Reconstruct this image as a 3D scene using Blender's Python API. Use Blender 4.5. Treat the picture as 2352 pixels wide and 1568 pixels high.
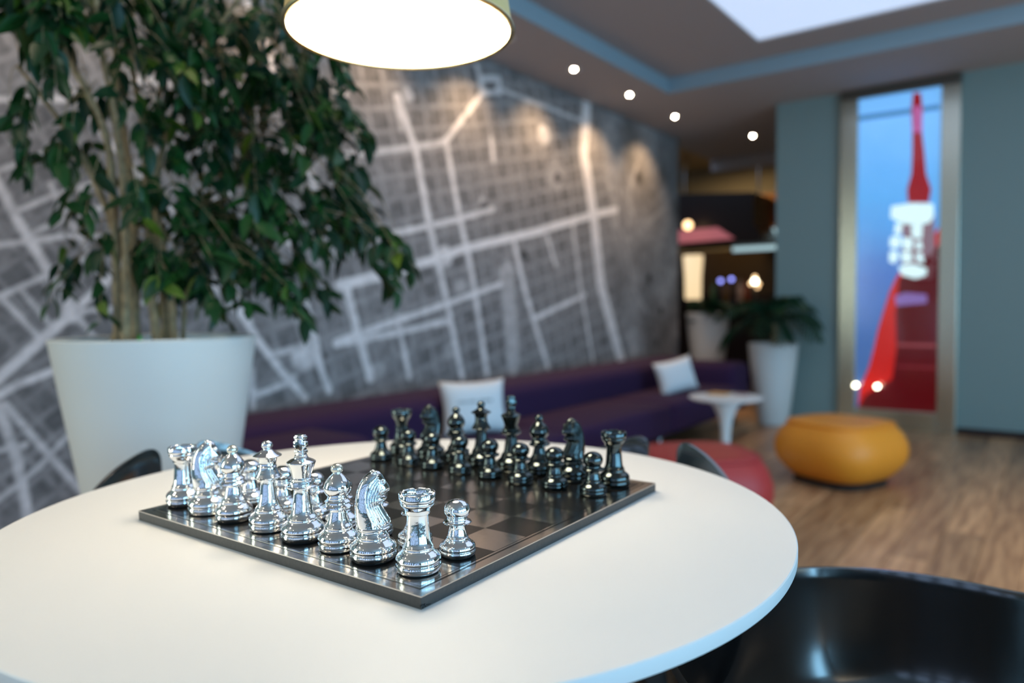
import bpy, bmesh, math, random
import numpy as np
from mathutils import Vector, Matrix, noise

for o in list(bpy.data.objects): bpy.data.objects.remove(o)
S = bpy.context.scene
C = S.collection
PI = math.pi
random.seed(7)

# ------------------------------------------------------------------ camera
HC = 0.975                                   # camera height above the floor
RIGHT = Vector((0.79819088, 0.6022862, -0.01194392))
DOWN = Vector((0.02051814, -0.04699692, -0.99868428))
FWD = Vector((-0.60205509, 0.79689562, -0.04987031))
cam_data = bpy.data.cameras.new('camera')
cam = bpy.data.objects.new('camera', cam_data); C.objects.link(cam)
cam.matrix_world = Matrix(((RIGHT.x, -DOWN.x, -FWD.x, 0), (RIGHT.y, -DOWN.y, -FWD.y, 0),
                           (RIGHT.z, -DOWN.z, -FWD.z, HC), (0, 0, 0, 1)))
cam_data.sensor_width = 36; cam_data.lens = 25.54
cam_data.clip_start = 0.02
cam_data.dof.use_dof = True
cam_data.dof.focus_distance = 0.60
cam_data.dof.aperture_fstop = 3.2
S.camera = cam

def at(px, py, d):
    """world point seen at pixel (2352x1568) at horizontal distance d from the camera"""
    v = FWD + RIGHT * ((px - 1176) / 1668.57) + DOWN * ((py - 784) / 1668.57)
    v = v * (d / math.hypot(v.x, v.y))
    return Vector((v.x, v.y, v.z + HC))

# ------------------------------------------------------------------ world, exposure, large lights
w = bpy.data.worlds.new('world'); S.world = w; w.use_nodes = True
w.node_tree.nodes['Background'].inputs[0].default_value = (0.45, 0.65, 1.0, 1)
w.node_tree.nodes['Background'].inputs[1].default_value = 0.9
S.view_settings.view_transform = 'Standard'; S.view_settings.look = 'None'
S.view_settings.exposure = 0.36; S.view_settings.gamma = 1.0
S.view_settings.use_curve_mapping = False

def area(name, loc, rot, sx, sy, power, col):
    l = bpy.data.lights.new(name, 'AREA'); l.shape = 'RECTANGLE'; l.size = sx; l.size_y = sy
    l.energy = power; l.color = col
    o = bpy.data.objects.new(name, l); C.objects.link(o); o.location = loc; o.rotation_euler = rot
    return o
# daylight through the glazed front behind the camera and the glazed side on the right
area('window_daylight', (0.6, -3.62, 1.35), (PI/2, 0, PI), 6.4, 2.3, 340, (0.30, 0.69, 1.0))
area('window_daylight', (4.12, 0.6, 1.35), (PI/2, 0, PI/2), 6.4, 2.3, 250, (0.30, 0.69, 1.0))
area('window_daylight', (-3.030, -1.80, 1.45), (PI/2, 0, -PI/2), 1.3, 1.7, 40, (0.90, 1.0, 0.86))
WARM = (1.0, 0.66, 0.36)

# ------------------------------------------------------------------ materials
def mat(name, col, rough=0.5, metal=0.0, bump=0.0, scale=50, var=0.0, coat=0.0, emis=None, estr=0, spec=0.5, aniso=0, sheen=0):
    m = bpy.data.materials.new(name); m.use_nodes = True
    nt = m.node_tree; b = nt.nodes['Principled BSDF']
    b.inputs['Base Color'].default_value = (*col, 1); b.inputs['Roughness'].default_value = rough
    b.inputs['Metallic'].default_value = metal; b.inputs['Specular IOR Level'].default_value = spec
    b.inputs['Coat Weight'].default_value = coat; b.inputs['Coat Roughness'].default_value = 0.05
    if aniso: b.inputs['Anisotropic'].default_value = aniso
    if sheen: b.inputs['Sheen Weight'].default_value = sheen; b.inputs['Sheen Roughness'].default_value = 0.4
    if emis: b.inputs['Emission Color'].default_value = (*emis, 1); b.inputs['Emission Strength'].default_value = estr
    if bump or var:
        tc = nt.nodes.new('ShaderNodeTexCoord'); n = nt.nodes.new('ShaderNodeTexNoise')
        n.inputs['Scale'].default_value = scale; n.inputs['Detail'].default_value = 4
        nt.links.new(tc.outputs['Object'], n.inputs['Vector'])
        if bump:
            bp = nt.nodes.new('ShaderNodeBump'); bp.inputs['Strength'].default_value = bump; bp.inputs['Distance'].default_value = 0.004
            nt.links.new(n.outputs['Fac'], bp.inputs['Height']); nt.links.new(bp.outputs['Normal'], b.inputs['Normal'])
        if var:
            r = nt.nodes.new('ShaderNodeValToRGB')
            r.color_ramp.elements[0].position = 0.3; r.color_ramp.elements[1].position = 0.7
            r.color_ramp.elements[0].color = (*[c * (1 - var) for c in col], 1)
            r.color_ramp.elements[1].color = (*[min(1, c * (1 + var)) for c in col], 1)
            nt.links.new(n.outputs['Fac'], r.inputs[0]); nt.links.new(r.outputs[0], b.inputs['Base Color'])
    return m
M = {}
M['chrome'] = mat('silver_chrome', (0.93, 0.95, 0.96), 0.055, 1, bump=0.08, scale=110)
M['pearl'] = mat('pearly_finial', (0.80, 0.80, 0.70), 0.16, 0.85)
M['gun'] = mat('dark_chrome', (0.088, 0.105, 0.105), 0.075, 1, bump=0.04, scale=160)
M['felt'] = mat('black_felt', (0.01, 0.01, 0.01), 0.95)
M['slab'] = mat('dark_board_edge', (0.05, 0.05, 0.05), 0.40, 0.2, bump=0.05, scale=300, var=0.1)
M['alu'] = mat('brushed_aluminium', (0.56, 0.525, 0.495), 0.16, 1, bump=0.015, scale=120)
M['blk'] = mat('black_square', (0.012, 0.012, 0.012), 0.20, 0.0, spec=0.35)
M['white'] = mat('white_laminate', (0.84, 0.84, 0.83), 0.42, bump=0.01, scale=400, spec=0.35)
M['pot'] = mat('white_planter', (0.76, 0.78, 0.76), 0.4, bump=0.02, scale=120)
M['black'] = mat('glossy_black_plastic', (0.006, 0.008, 0.010), 0.13, 0, spec=1.0, coat=1.0)
M['black'].node_tree.nodes['Principled BSDF'].inputs['Coat Roughness'].default_value = 0.2; M['black'].node_tree.nodes['Principled BSDF'].inputs['IOR'].default_value = 1.6
M['purple'] = mat('purple_wool', (0.028, 0.004, 0.042), 0.9, bump=0.4, scale=300, var=0.15)
M['cushion'] = mat('white_cotton', (0.82, 0.83, 0.84), 0.85, bump=0.15, scale=150)
M['orange'] = mat('orange_leather', (0.95, 0.33, 0.025), 0.48, bump=0.06, scale=150, var=0.05)
M['red'] = mat('red_leather', (0.50, 0.040, 0.038), 0.48, bump=0.06, scale=150, var=0.05)
M['steel'] = mat('brushed_steel', (0.56, 0.55, 0.46), 0.26, 1, bump=0.05, scale=60)
M['leg'] = mat('chair_leg_steel', (0.6, 0.6, 0.6), 0.2, 1)
M['wall'] = mat('teal_grey_paint', (0.23, 0.315, 0.305), 0.75, bump=0.04, scale=90, var=0.04)
M['ceil'] = mat('grey_ceiling_paint', (0.45, 0.41, 0.40), 0.85, bump=0.03, scale=60, var=0.03)
M['cove'] = mat('cove_fascia_paint', (0.30, 0.40, 0.46), 0.8, bump=0.02, scale=60)
M['dark'] = mat('dark_brown_wood', (0.022, 0.009, 0.008), 0.4, bump=0.05, scale=30, var=0.2)
M['cream'] = mat('cream_plaster', (0.42, 0.36, 0.24), 0.8, bump=0.04, scale=50, var=0.05)
M['bark'] = mat('ficus_bark', (0.36, 0.25, 0.13), 0.8, bump=0.4, scale=60, var=0.3)
M['soil'] = mat('potting_soil', (0.05, 0.035, 0.025), 0.95, bump=0.8, scale=80, var=0.4)
M['green'] = mat('green_plastic', (0.01, 0.42, 0.03), 0.35)
M['oakframe'] = mat('orange_wood', (0.42, 0.17, 0.04), 0.45, bump=0.05, scale=30, var=0.2)
M['shade'] = mat('gold_lamp_shade', (0.74, 0.50, 0.19), 0.6, bump=0.04, scale=200)
M['brass'] = mat('brass', (0.70, 0.60, 0.32), 0.25, 1)
M['ink'] = mat('grey_print', (0.25, 0.27, 0.28), 0.8)

def leafmat(name, c1, c2):
    m = mat(name, c1, 0.42, spec=0.32); nt = m.node_tree; b = nt.nodes['Principled BSDF']
    g = nt.nodes.new('ShaderNodeNewGeometry'); oi = nt.nodes.new('ShaderNodeObjectInfo')
    ad = nt.nodes.new('ShaderNodeMath'); ad.operation = 'ADD'
    fr = nt.nodes.new('ShaderNodeMath'); fr.operation = 'FRACT'
    nt.links.new(g.outputs['Random Per Island'], ad.inputs[0]); nt.links.new(oi.outputs['Random'], ad.inputs[1]); nt.links.new(ad.outputs[0], fr.inputs[0])
    r = nt.nodes.new('ShaderNodeValToRGB'); e = r.color_ramp
    e.elements[0].color = (*c1, 1); e.elements[1].color = (*c2, 1); e.elements[1].position = 0.93
    x = e.elements.new(0.98); x.color = (c2[0] * 3.2 + .04, c2[1] * 1.9, c2[2], 1)
    nt.links.new(fr.outputs[0], r.inputs[0]); nt.links.new(r.outputs[0], b.inputs['Base Color'])
    b.inputs['Transmission Weight'].default_value = 0.0
    return m
M['leaf'] = leafmat('ficus_leaf', (0.004, 0.026, 0.012), (0.013, 0.072, 0.012))
M['palm'] = leafmat('palm_leaf', (0.005, 0.028, 0.014), (0.010, 0.055, 0.022))

def woodmat(name):
    m = bpy.data.materials.new(name); m.use_nodes = True; nt = m.node_tree; b = nt.nodes['Principled BSDF']
    tc = nt.nodes.new('ShaderNodeTexCoord'); mp = nt.nodes.new('ShaderNodeMapping'); mp.inputs['Scale'].default_value = (14, 1.2, 14)
    oi = nt.nodes.new('ShaderNodeObjectInfo'); ml = nt.nodes.new('ShaderNodeVectorMath'); ml.operation = 'ADD'
    sc = nt.nodes.new('ShaderNodeVectorMath'); sc.operation = 'SCALE'; sc.inputs['Scale'].default_value = 37
    cx = nt.nodes.new('ShaderNodeCombineXYZ'); nt.links.new(oi.outputs['Random'], cx.inputs[0]); nt.links.new(oi.outputs['Random'], cx.inputs[1])
    nt.links.new(cx.outputs[0], sc.inputs[0]); nt.links.new(tc.outputs['Object'], mp.inputs['Vector'])
    nt.links.new(mp.outputs[0], ml.inputs[0]); nt.links.new(sc.outputs[0], ml.inputs[1])
    n = nt.nodes.new('ShaderNodeTexNoise'); n.inputs['Scale'].default_value = 2.5; n.inputs['Detail'].default_value = 6
    nt.links.new(ml.outputs[0], n.inputs['Vector'])
    r = nt.nodes.new('ShaderNodeValToRGB'); e = r.color_ramp
    e.elements[0].position = .3; e.elements[1].position = .72
    e.elements[0].color = (0.28, 0.140, 0.066, 1); e.elements[1].color = (0.64, 0.385, 0.200, 1)
    nt.links.new(n.outputs['Fac'], r.inputs[0])
    hs = nt.nodes.new('ShaderNodeHueSaturation'); mr = nt.nodes.new('ShaderNodeMapRange')
    mr.inputs['To Min'].default_value = 0.66; mr.inputs['To Max'].default_value = 1.28
    nt.links.new(oi.outputs['Random'], mr.inputs['Value']); nt.links.new(mr.outputs[0], hs.inputs['Value'])
    nt.links.new(r.outputs[0], hs.inputs['Color']); nt.links.new(hs.outputs[0], b.inputs['Base Color'])
    b.inputs['Roughness'].default_value = 0.36
    bp = nt.nodes.new('ShaderNodeBump'); bp.inputs['Strength'].default_value = 0.1; bp.inputs['Distance'].default_value = .002
    nt.links.new(n.outputs['Fac'], bp.inputs['Height']); nt.links.new(bp.outputs['Normal'], b.inputs['Normal'])
    return m
M['wood'] = woodmat('oak_plank')
M['subfloor'] = mat('dark_subfloor', (0.09, 0.055, 0.035), 0.6, var=0.2, scale=4)
M['skyglow'] = mat('skylight_glow', (0.8, 0.8, 0.8), 0.6, emis=(0.54, 0.70, 0.98), estr=0.66)
M['bulb'] = mat('downlight_glow', (1, 1, 1), 0.5, emis=(1.0, 0.84, 0.60), estr=180)
M['diffuser'] = mat('lamp_diffuser', (0.9, 0.9, 0.9), 0.6, emis=(1.0, 0.85, 0.64), estr=16.5)
M['inner'] = mat('lamp_inner', (0.9, 0.86, 0.75), 0.6, emis=(1.0, 0.78, 0.5), estr=1.6)
M['globe'] = mat('globe_glow', (0.9, 0.8, 0.6), 0.5, emis=(1.0, 0.62, 0.30), estr=3.0)
M['shadelit'] = mat('lit_cream_shade', (0.9, 0.8, 0.6), 0.7, emis=(1.0, 0.74, 0.42), estr=0.75)
M['panelblue'] = mat('lit_pale_blue_panel', (0.4, 0.5, 0.5), 0.5, emis=(0.42, 0.62, 0.68), estr=0.75)
M['pinkglow'] = mat('painted_pink_glow', (0.30, 0.10, 0.11), 0.6, emis=(0.42, 0.12, 0.14), estr=0.6)
M['bluelamp'] = mat('blue_lamp_glow', (0.2, 0.2, 0.5), 0.5, emis=(0.25, 0.28, 0.85), estr=3.0)
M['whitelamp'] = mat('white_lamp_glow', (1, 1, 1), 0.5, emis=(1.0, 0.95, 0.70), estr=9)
# printed picture panel
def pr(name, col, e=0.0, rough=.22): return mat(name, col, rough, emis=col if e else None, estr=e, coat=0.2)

# ------------------------------------------------------------------ mesh helpers
def link(name, me, m=None, parent=None, smooth=False):
    me.name = name
    if m is not None:
        for x in (m if isinstance(m, (list, tuple)) else [m]): me.materials.append(x)
    if smooth:
        for p in me.polygons: p.use_smooth = True
    o = bpy.data.objects.new(name, me); C.objects.link(o)
    if parent: o.parent = parent
    return o
def obj(name, bm, m, parent=None, smooth=False, sharp=None):
    me = bpy.data.meshes.new(name); bmesh.ops.recalc_face_normals(bm, faces=bm.faces[:]); bm.to_mesh(me); bm.free()
    if sharp is not None: me.set_sharp_from_angle(angle=math.radians(sharp)) ; smooth = True
    o = link(name, me, m, parent, smooth)
    if sharp is not None:
        me.set_sharp_from_angle(angle=math.radians(sharp))
    return o
def box(bm, x0, x1, y0, y1, z0, z1, bev=0, seg=2):
    r = bmesh.ops.create_cube(bm, size=1)
    vs = r['verts']
    for v in vs: v.co = Vector(((x0 + x1) / 2 + v.co.x * (x1 - x0), (y0 + y1) / 2 + v.co.y * (y1 - y0), (z0 + z1) / 2 + v.co.z * (z1 - z0)))
    if bev:
        es = list({e for v in vs for e in v.link_edges})
        bmesh.ops.bevel(bm, geom=es, offset=bev, segments=seg, profile=0.5, affect='EDGES')
    return bm
def nbox(*a, **k): return box(bmesh.new(), *a, **k)
def lathe(prof, n=48, cap=True):
    bm = bmesh.new(); rings = []
    for r, z in prof:
        if r < 1e-5: rings.append([bm.verts.new((0, 0, z))])
        else: rings.append([bm.verts.new((r * math.cos(2 * PI * i / n), r * math.sin(2 * PI * i / n), z)) for i in range(n)])
    for a, b in zip(rings, rings[1:]):
        if len(a) == 1 and len(b) == 1: continue
        for i in range(n):
            j = (i + 1) % n
            if len(a) == 1: bm.faces.new((a[0], b[j], b[i]))
            elif len(b) == 1: bm.faces.new((a[i], a[j], b[0]))
            else: bm.faces.new((a[i], a[j], b[j], b[i]))
    if cap:
        for R in (rings[0], rings[-1]):
            if len(R) > 1: bm.faces.new(R)
    return bm
def tube(bm, pts, rad, n=8):
    pts = [Vector(p) for p in pts]; rings = []
    if not hasattr(rad, '__len__'): rad = [rad] * len(pts)
    up = Vector((0.13, 0.31, 0.94))
    for i, p in enumerate(pts):
        d = (pts[min(i + 1, len(pts) - 1)] - pts[max(i - 1, 0)]).normalized()
        a = d.cross(up)
        if a.length < 1e-3: a = d.cross(Vector((1, 0, 0)))
        a.normalize(); b = d.cross(a)
        rings.append([bm.verts.new(p + rad[i] * (a * math.cos(2 * PI * k / n) + b * math.sin(2 * PI * k / n))) for k in range(n)])
    for A, B in zip(rings, rings[1:]):
        for k in range(n): bm.faces.new((A[k], A[(k + 1) % n], B[(k + 1) % n], B[k]))
    bm.faces.new(rings[0]); bm.faces.new(rings[-1])
    return bm
def smooth_path(pts, n=6):
    P = [Vector(p) for p in pts]; out = []
    for i in range(len(P) - 1):
        p0 = P[max(i - 1, 0)]; p1 = P[i]; p2 = P[i + 1]; p3 = P[min(i + 2, len(P) - 1)]
        for k in range(n):
            t = k / n
            out.append(0.5 * ((2 * p1) + (p2 - p0) * t + (2 * p0 - 5 * p1 + 4 * p2 - p3) * t * t + (3 * p1 - p0 - 3 * p2 + p3) * t ** 3))
    out.append(P[-1]); return out
def thing(name, label, cat, loc=(0, 0, 0), rz=0, group=None):
    o = bpy.data.objects.new(name, None); C.objects.link(o); o.location = loc; o.rotation_euler = (0, 0, rz)
    o.empty_display_size = 0.05
    o['label'] = label; o['category'] = cat
    if group: o['group'] = group
    return o
def tag(o, label, cat, group=None):
    o['label'] = label; o['category'] = cat
    if group: o['group'] = group
    return o
def struct(name, bm, m, parent=None):
    o = obj(name, bm, m, parent)
    if not parent: o['kind'] = 'structure'
    return o
def dup(root, loc=None, rz=None, label=None):
    r = root.copy(); C.objects.link(r)
    if loc is not None: r.location = loc
    if rz is not None: r.rotation_euler = (0, 0, rz)
    if label: r['label'] = label
    for ch in list(root.children):
        c = ch.copy(); C.objects.link(c); c.parent = r
        for g in list(ch.children):
            d = g.copy(); C.objects.link(d); d.parent = c
    return r

# ------------------------------------------------------------------ room shell
XL = -3.05; YP = 6.135; ZC = 2.589; ZT = 2.70; XR = 4.0; YB = -3.5; YE = 10.6
XB0 = -6.5
fl = struct('floor', nbox(XB0, XR, YB, YE, -0.12, -0.006), M['subfloor'])
pm = bpy.data.meshes.new('plank'); b_ = nbox(-0.0693, 0.0693, -0.599, 0.599, -0.006, 0, bev=0.0015, seg=1); b_.to_mesh(pm); b_.free(); pm.materials.append(M['wood'])
nx = 39; x0 = -2.96
for i in range(nx):
    off = (i * 0.47) % 1.2
    for j in range(-1, 7):
        y = off + j * 1.2
        if y < -0.4 or y > 7.6: continue
        p = bpy.data.objects.new('plank', pm); C.objects.link(p); p.parent = fl
        p.location = (x0 + i * 0.14, y, 0)

# left wall (stops at the passage to the bar) and mural on it
struct('wall_left', nbox(XL - 0.15, XL, YB, 6.80, 0, ZT + .1), M['wall'])
struct('baseboard_left', nbox(XL, XL + 0.012, YB, 6.80, 0, 0.08), M['dark'])

Z = lambda s: s
ROADS = [
 (0.13,0.55,[(5.06,2.61),(5.01,2.17),(5.15,1.7),(5.26,1.14),(5.59,0.51),(5.7,0.32)]),
 (0.06,0.5,[(2.98,2.17),(3.12,1.88),(3.22,1.47),(3.3,1.22),(3.39,0.92),(3.5,0.52)]),
 (0.055,0.5,[(3.38,1.99),(3.5,1.53),(3.6,1.23),(3.65,1.02),(3.75,0.52)]),
 (0.05,0.45,[(3.69,2.52),(3.75,2.37)]),(0.05,0.45,[(3.75,2.37),(3.4,2.01)]),(0.04,0.4,[(3.9,2.43),(5.0,2.42)]),
 (0.05,0.45,[(3.73,2.45),(3.93,2.5),(3.93,2.41),(3.73,2.36),(3.73,2.45)]),
 (0.05,0.45,[(2.5,1.26),(2.83,1.37),(3.23,1.46),(3.48,1.52),(3.84,1.62)]),
 (0.07,0.58,[(2.52,1.09),(2.88,1.16),(3.23,1.25),(3.54,1.34),(4.32,1.5),(5.15,1.7),(5.53,1.78)]),
 (0.05,0.5,[(2.49,0.79),(2.69,0.84),(2.96,0.9),(3.37,0.99),(3.92,1.12)]),
 (0.05,0.45,[(2.49,0.78),(2.87,0.82),(3.37,0.88)]),
 (0.07,0.5,[(2.57,1.09),(2.64,0.84),(2.73,0.58)]),(0.05,0.45,[(2.94,0.91),(2.99,0.71),(3.03,0.56)]),
 (0.06,0.5,[(4.07,1.41),(4.19,1.08),(4.47,0.52)]),(0.15,0.30,[(3.98,1.21),(4.05,0.56)]),
 (0.05,0.5,[(4.31,0.88),(5.01,1.05)]),(0.045,0.4,[(2.54,1.77),(3.07,1.9),(3.36,1.98)]),
 (0.05,0.4,[(4.83,1.59),(4.95,1.07),(5.13,0.51)]),(0.05,0.4,[(2.96,2.17),(3.0,2.0)]),
 (0.05,0.45,[(3.83,2.08),(3.85,1.94)]),(0.05,0.45,[(4.48,1.48),(4.59,1.27)]),
 (0.045,0.5,[(0.80,1.72),(0.97,1.48),(0.99,1.43),(1.08,1.24),(1.18,1.05),(1.23,0.97)]),
 (0.028,0.42,[(0.97,1.21),(1.21,1.26),(1.39,1.27)]),(0.028,0.42,[(0.96,1.02),(1.3,1.19)]),
 (0.024,0.4,[(1.16,1.45),(1.21,1.35),(1.28,1.21),(1.34,1.09)]),(0.024,0.4,[(0.98,1.47),(1.14,1.56),(1.24,1.61)]),
 (0.024,0.4,[(1.03,1.33),(1.17,1.41),(1.31,1.47)]),(0.024,0.4,[(1.09,1.26),(1.21,1.33),(1.34,1.38)]),
 (0.038,0.5,[(1.22,0.97),(1.38,1.12),(1.52,1.24),(1.9,1.5)]),(0.05,0.5,[(1.22,0.97),(1.08,0.84),(0.97,0.74),(0.85,0.66)]),
 (0.028,0.45,[(1.22,0.97),(1.38,0.98),(1.52,1.01),(1.9,1.08)]),(0.028,0.42,[(1.22,0.97),(1.16,1.08),(1.12,1.18)]),
 (0.028,0.45,[(1.22,0.97),(1.28,0.89),(1.34,0.8)]),(0.028,0.42,[(0.98,1.03),(1.09,0.89)]),
 (0.028,0.42,[(1.05,1.05),(1.14,0.92)]),(0.038,0.5,[(0.9,0.64),(1.03,0.71),(1.15,0.75),(1.37,0.79)]),
 (0.034,0.42,[(0.98,0.64),(1.09,0.47),(1.23,0.26),(1.31,0.13)]),(0.045,0.42,[(0.96,0.63),(1.01,0.43),(1.04,0.19)]),
 (0.028,0.4,[(0.94,0.29),(1.08,0.39),(1.2,0.51),(1.3,0.61)]),(0.028,0.4,[(0.9,0.47),(1.04,0.48)]),
 (0.05,0.5,[(1.8,1.1),(1.96,0.93),(2.02,0.83),(2.14,0.68),(2.29,0.52)]),(0.04,0.45,[(1.99,0.68),(1.99,0.51)]),
 (0.04,0.45,[(2.0,0.56),(2.17,0.6),(2.23,0.63)]),(0.05,0.5,[(2.3,1.02),(2.36,0.81),(2.39,0.66),(2.44,0.54)]),
 (0.04,0.4,[(2.11,0.75),(2.36,0.8)]),(0.04,0.45,[(2.68,0.78),(2.71,0.58)]),
 (0.035,0.4,[(1.06,2.05),(1.19,1.89),(1.38,1.64),(1.56,1.47),(1.75,1.28),(1.91,1.1),(1.99,0.91)]),
 (0.03,0.4,[(0.99,1.73),(1.23,1.78),(1.41,1.8)]),(0.04,0.45,[(1.5,2.3),(1.75,1.9),(2.0,1.55),(2.3,1.2)]),
 (0.05,0.45,[(2.0,2.45),(2.25,1.9),(2.5,1.3)]),(0.035,0.4,[(1.4,1.9),(2.0,2.0),(2.6,2.1)]),
]
def seg_dist(Y, Zc, a, b):
    a = np.array(a); b = np.array(b); d = b - a; L = (d @ d) + 1e-9
    t = np.clip(((Y - a[0]) * d[0] + (Zc - a[1]) * d[1]) / L, 0, 1)
    return np.hypot(Y - (a[0] + t * d[0]), Zc - (a[1] + t * d[1]))
def sm(e0, e1, x):
    t = np.clip((x - e0) / (e1 - e0), 0, 1); return t * t * (3 - 2 * t)
def vnoise(Y, Zc, f, seed):
    rs = np.random.RandomState(seed); g = rs.rand(160, 160)
    y = Y * f + 31; z = Zc * f + 17; yi = np.floor(y).astype(int); zi = np.floor(z).astype(int); u = y - yi; v = z - zi
    u = u * u * (3 - 2 * u); v = v * v * (3 - 2 * v)
    G = lambda a, b: g[a % 160, b % 160]
    return (G(yi, zi) * (1 - u) + G(yi + 1, zi) * u) * (1 - v) + (G(yi, zi + 1) * (1 - u) + G(yi + 1, zi + 1) * u) * v
my0, my1, mz1 = 0.10, 6.80, ZC - 0.004
NY, NZ = 760, 290
yy = np.linspace(my0, my1, NY); zz = np.linspace(0.09, mz1, NZ)
Yg, Zg = np.meshgrid(yy, zz, indexing='ij')
# city blocks: tone per block, fine lanes between them, then terrain, then avenues
def blocks(Y, Zc, ang, cw, ch, seed, lane):
    c, s = math.cos(ang), math.sin(ang); u = Y * c + Zc * s; v = -Y * s + Zc * c
    iu = np.floor(u / cw).astype(int); iv = np.floor(v / ch).astype(int)
    rs = np.random.RandomState(seed); g = rs.rand(211, 211); tone = g[iu % 211, iv % 211]
    du = np.minimum(u - iu * cw, (iu + 1) * cw - u); dv = np.minimum(v - iv * ch, (iv + 1) * ch - v)
    ln = 1 - sm(lane * .5, lane * 1.3, np.minimum(du, dv)); return tone, ln
t1, l1 = blocks(Yg, Zg, 0.23, 0.150, 0.125, 3, 0.016)
t1b, l1b = blocks(Yg, Zg, 0.23, 0.037, 0.042, 8, 0.006)
t2, l2 = blocks(Yg, Zg, 0.62, 0.11, 0.085, 5, 0.011)
t2b, l2b = blocks(Yg, Zg, 0.62, 0.027, 0.022, 9, 0.004)
wl = sm(1.9, 2.2, Yg)
tone = wl * (0.55 * t1 + 0.45 * t1b) + (1 - wl) * (0.55 * t2 + 0.45 * t2b)
lane = wl * np.maximum(l1, 0.38 * l1b) + (1 - wl) * np.maximum(0.8 * l2, 0.25 * l2b)
val = 0.045 + 0.095 * tone + 0.05 * vnoise(Yg, Zg, 1.7, 4)
val = val * (1 - lane) + lane * 0.21
bound = np.interp(Zg, [0.3, 0.51, 1.14, 1.7, 2.49], [5.75, 5.66, 5.34, 5.27, 5.18])
ter = 0.08 + 0.15 * (0.5 * vnoise(Yg, Zg, 3.1, 11) + 0.3 * vnoise(Yg, Zg, 7.3, 12) + 0.2 * vnoise(Yg, Zg, 19, 13)) ** 1.6 * 1.9
wt = sm(0.0, 0.25, Yg - bound)
val = val * (1 - wt) + ter * wt
for pl in ([(5.9,2.2),(5.75,1.9),(5.95,1.6),(6.2,1.75),(6.5,1.9)], [(5.5,1.75),(5.7,1.5),(5.85,1.1),(6.1,.9)], [(5.4,2.2),(5.55,2.1),(5.6,1.9)]):
    d = np.min([seg_dist(Yg, Zg, a, b) for a, b in zip(pl, pl[1:])], axis=0); mk = (1 - sm(.01, .035, d)) * .6; val = val * (1 - mk) + .30 * mk
for (cy, cz, r, v_) in ((4.45, 2.22, .09, .42), (4.6, 1.95, .14, .24), (5.45, 2.05, .16, .26), (2.29, .725, .085, .45), (3.38, .70, .07, .25), (2.78, .62, .06, .3), (3.06, 2.2, .05, .4), (3.73, 1.66, .035, .4), (3.35, 1.28, .05, .45), (3.5, 1.1, .06, .3)):
    d = np.hypot((Yg - cy) * 0.9, Zg - cz); mk = 1 - sm(r * .6, r, d); val = val * (1 - mk) + v_ * mk
for (cy, cz, r) in ((3.83, 2.42, .035), (4.63, 1.93, .05), (3.75, 1.62, .05), (2.42, .72, .02), (3.35, 1.28, .018), (6.15, 1.2, .06), (6.4, .9, .05), (4.18, 1.33, .05), (5.95, 2.1, .07), (6.3, .6, .05)):
    d = np.hypot(Yg - cy, Zg - cz); mk = 1 - sm(r * .5, r * 1.1, d); val = val * (1 - mk) + 0.03 * mk
for wd, v_, pl in ROADS:
    d = np.min([seg_dist(Yg, Zg, a, b) for a, b in zip(pl, pl[1:])], axis=0)
    wd = wd * .80 if wd < .1 else wd; mk = (1 - sm(wd * .34, wd * .62, d)) * 0.95
    core = 1 - 0.16 * (1 - sm(0, wd * .12, d)) * (wd > .05)
    val = val * (1 - mk) + (v_ + .04) * core * mk
d = np.hypot(Yg - 1.22, Zg - 0.97); mk = 1 - sm(.03, .05, d); val = val * (1 - mk) + .5 * mk
d = np.abs(np.hypot(Yg - 3.35, Zg - 1.28) - .055); mk = (1 - sm(.008, .02, d)) * .8; val = val * (1 - mk) + .5 * mk
val = np.clip(val * (0.66 + 0.34 * vnoise(Yg, Zg, 24, 22) + 0.34 * vnoise(Yg, Zg, 55, 21)), 0.01, 0.9)
me = bpy.data.meshes.new('mural')
idx = np.arange(NY * NZ).reshape(NY, NZ)
co = np.stack([np.full(NY * NZ, XL + 0.004), Yg.ravel(), Zg.ravel()], 1)
quads = np.stack([idx[:-1, :-1], idx[1:, :-1], idx[1:, 1:], idx[:-1, 1:]], -1).reshape(-1, 4)
nq = len(quads)
me.vertices.add(NY * NZ); me.vertices.foreach_set('co', co.ravel())
me.loops.add(nq * 4); me.loops.foreach_set('vertex_index', quads.ravel())
me.polygons.add(nq); me.polygons.foreach_set('loop_start', np.arange(0, nq * 4, 4)); me.update(calc_edges=True)
ca = me.color_attributes.new('print', 'FLOAT_COLOR', 'POINT')
vv = val.ravel(); vv = np.clip(vv * 1.48, 0, .85); cols = np.stack([vv * 1.0, vv * 0.955, vv * 0.965, np.ones_like(vv)], 1); ca.data.foreach_set('color', cols.ravel())
mm = bpy.data.materials.new('map_print'); mm.use_nodes = True; nt = mm.node_tree; pb = nt.nodes['Principled BSDF']
an = nt.nodes.new('ShaderNodeAttribute'); an.attribute_name = 'print'
nz = nt.nodes.new('ShaderNodeTexNoise'); nz.inputs['Scale'].default_value = 60
mx = nt.nodes.new('ShaderNodeMix'); mx.data_type = 'RGBA'; mx.blend_type = 'OVERLAY'; mx.inputs[0].default_value = 0.22
nt.links.new(an.outputs['Color'], mx.inputs[6]); nt.links.new(nz.outputs['Fac'], mx.inputs[7]); nt.links.new(mx.outputs[2], pb.inputs['Base Color'])
pb.inputs['Roughness'].default_value = 0.6
mu = link('wall_mural', me, mm); tag(mu, 'large grey aerial city map mural covering the left wall', 'mural')
sd = mu.modifiers.new('thickness', 'SOLIDIFY'); sd.thickness = 0.003; sd.offset = -1

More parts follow.
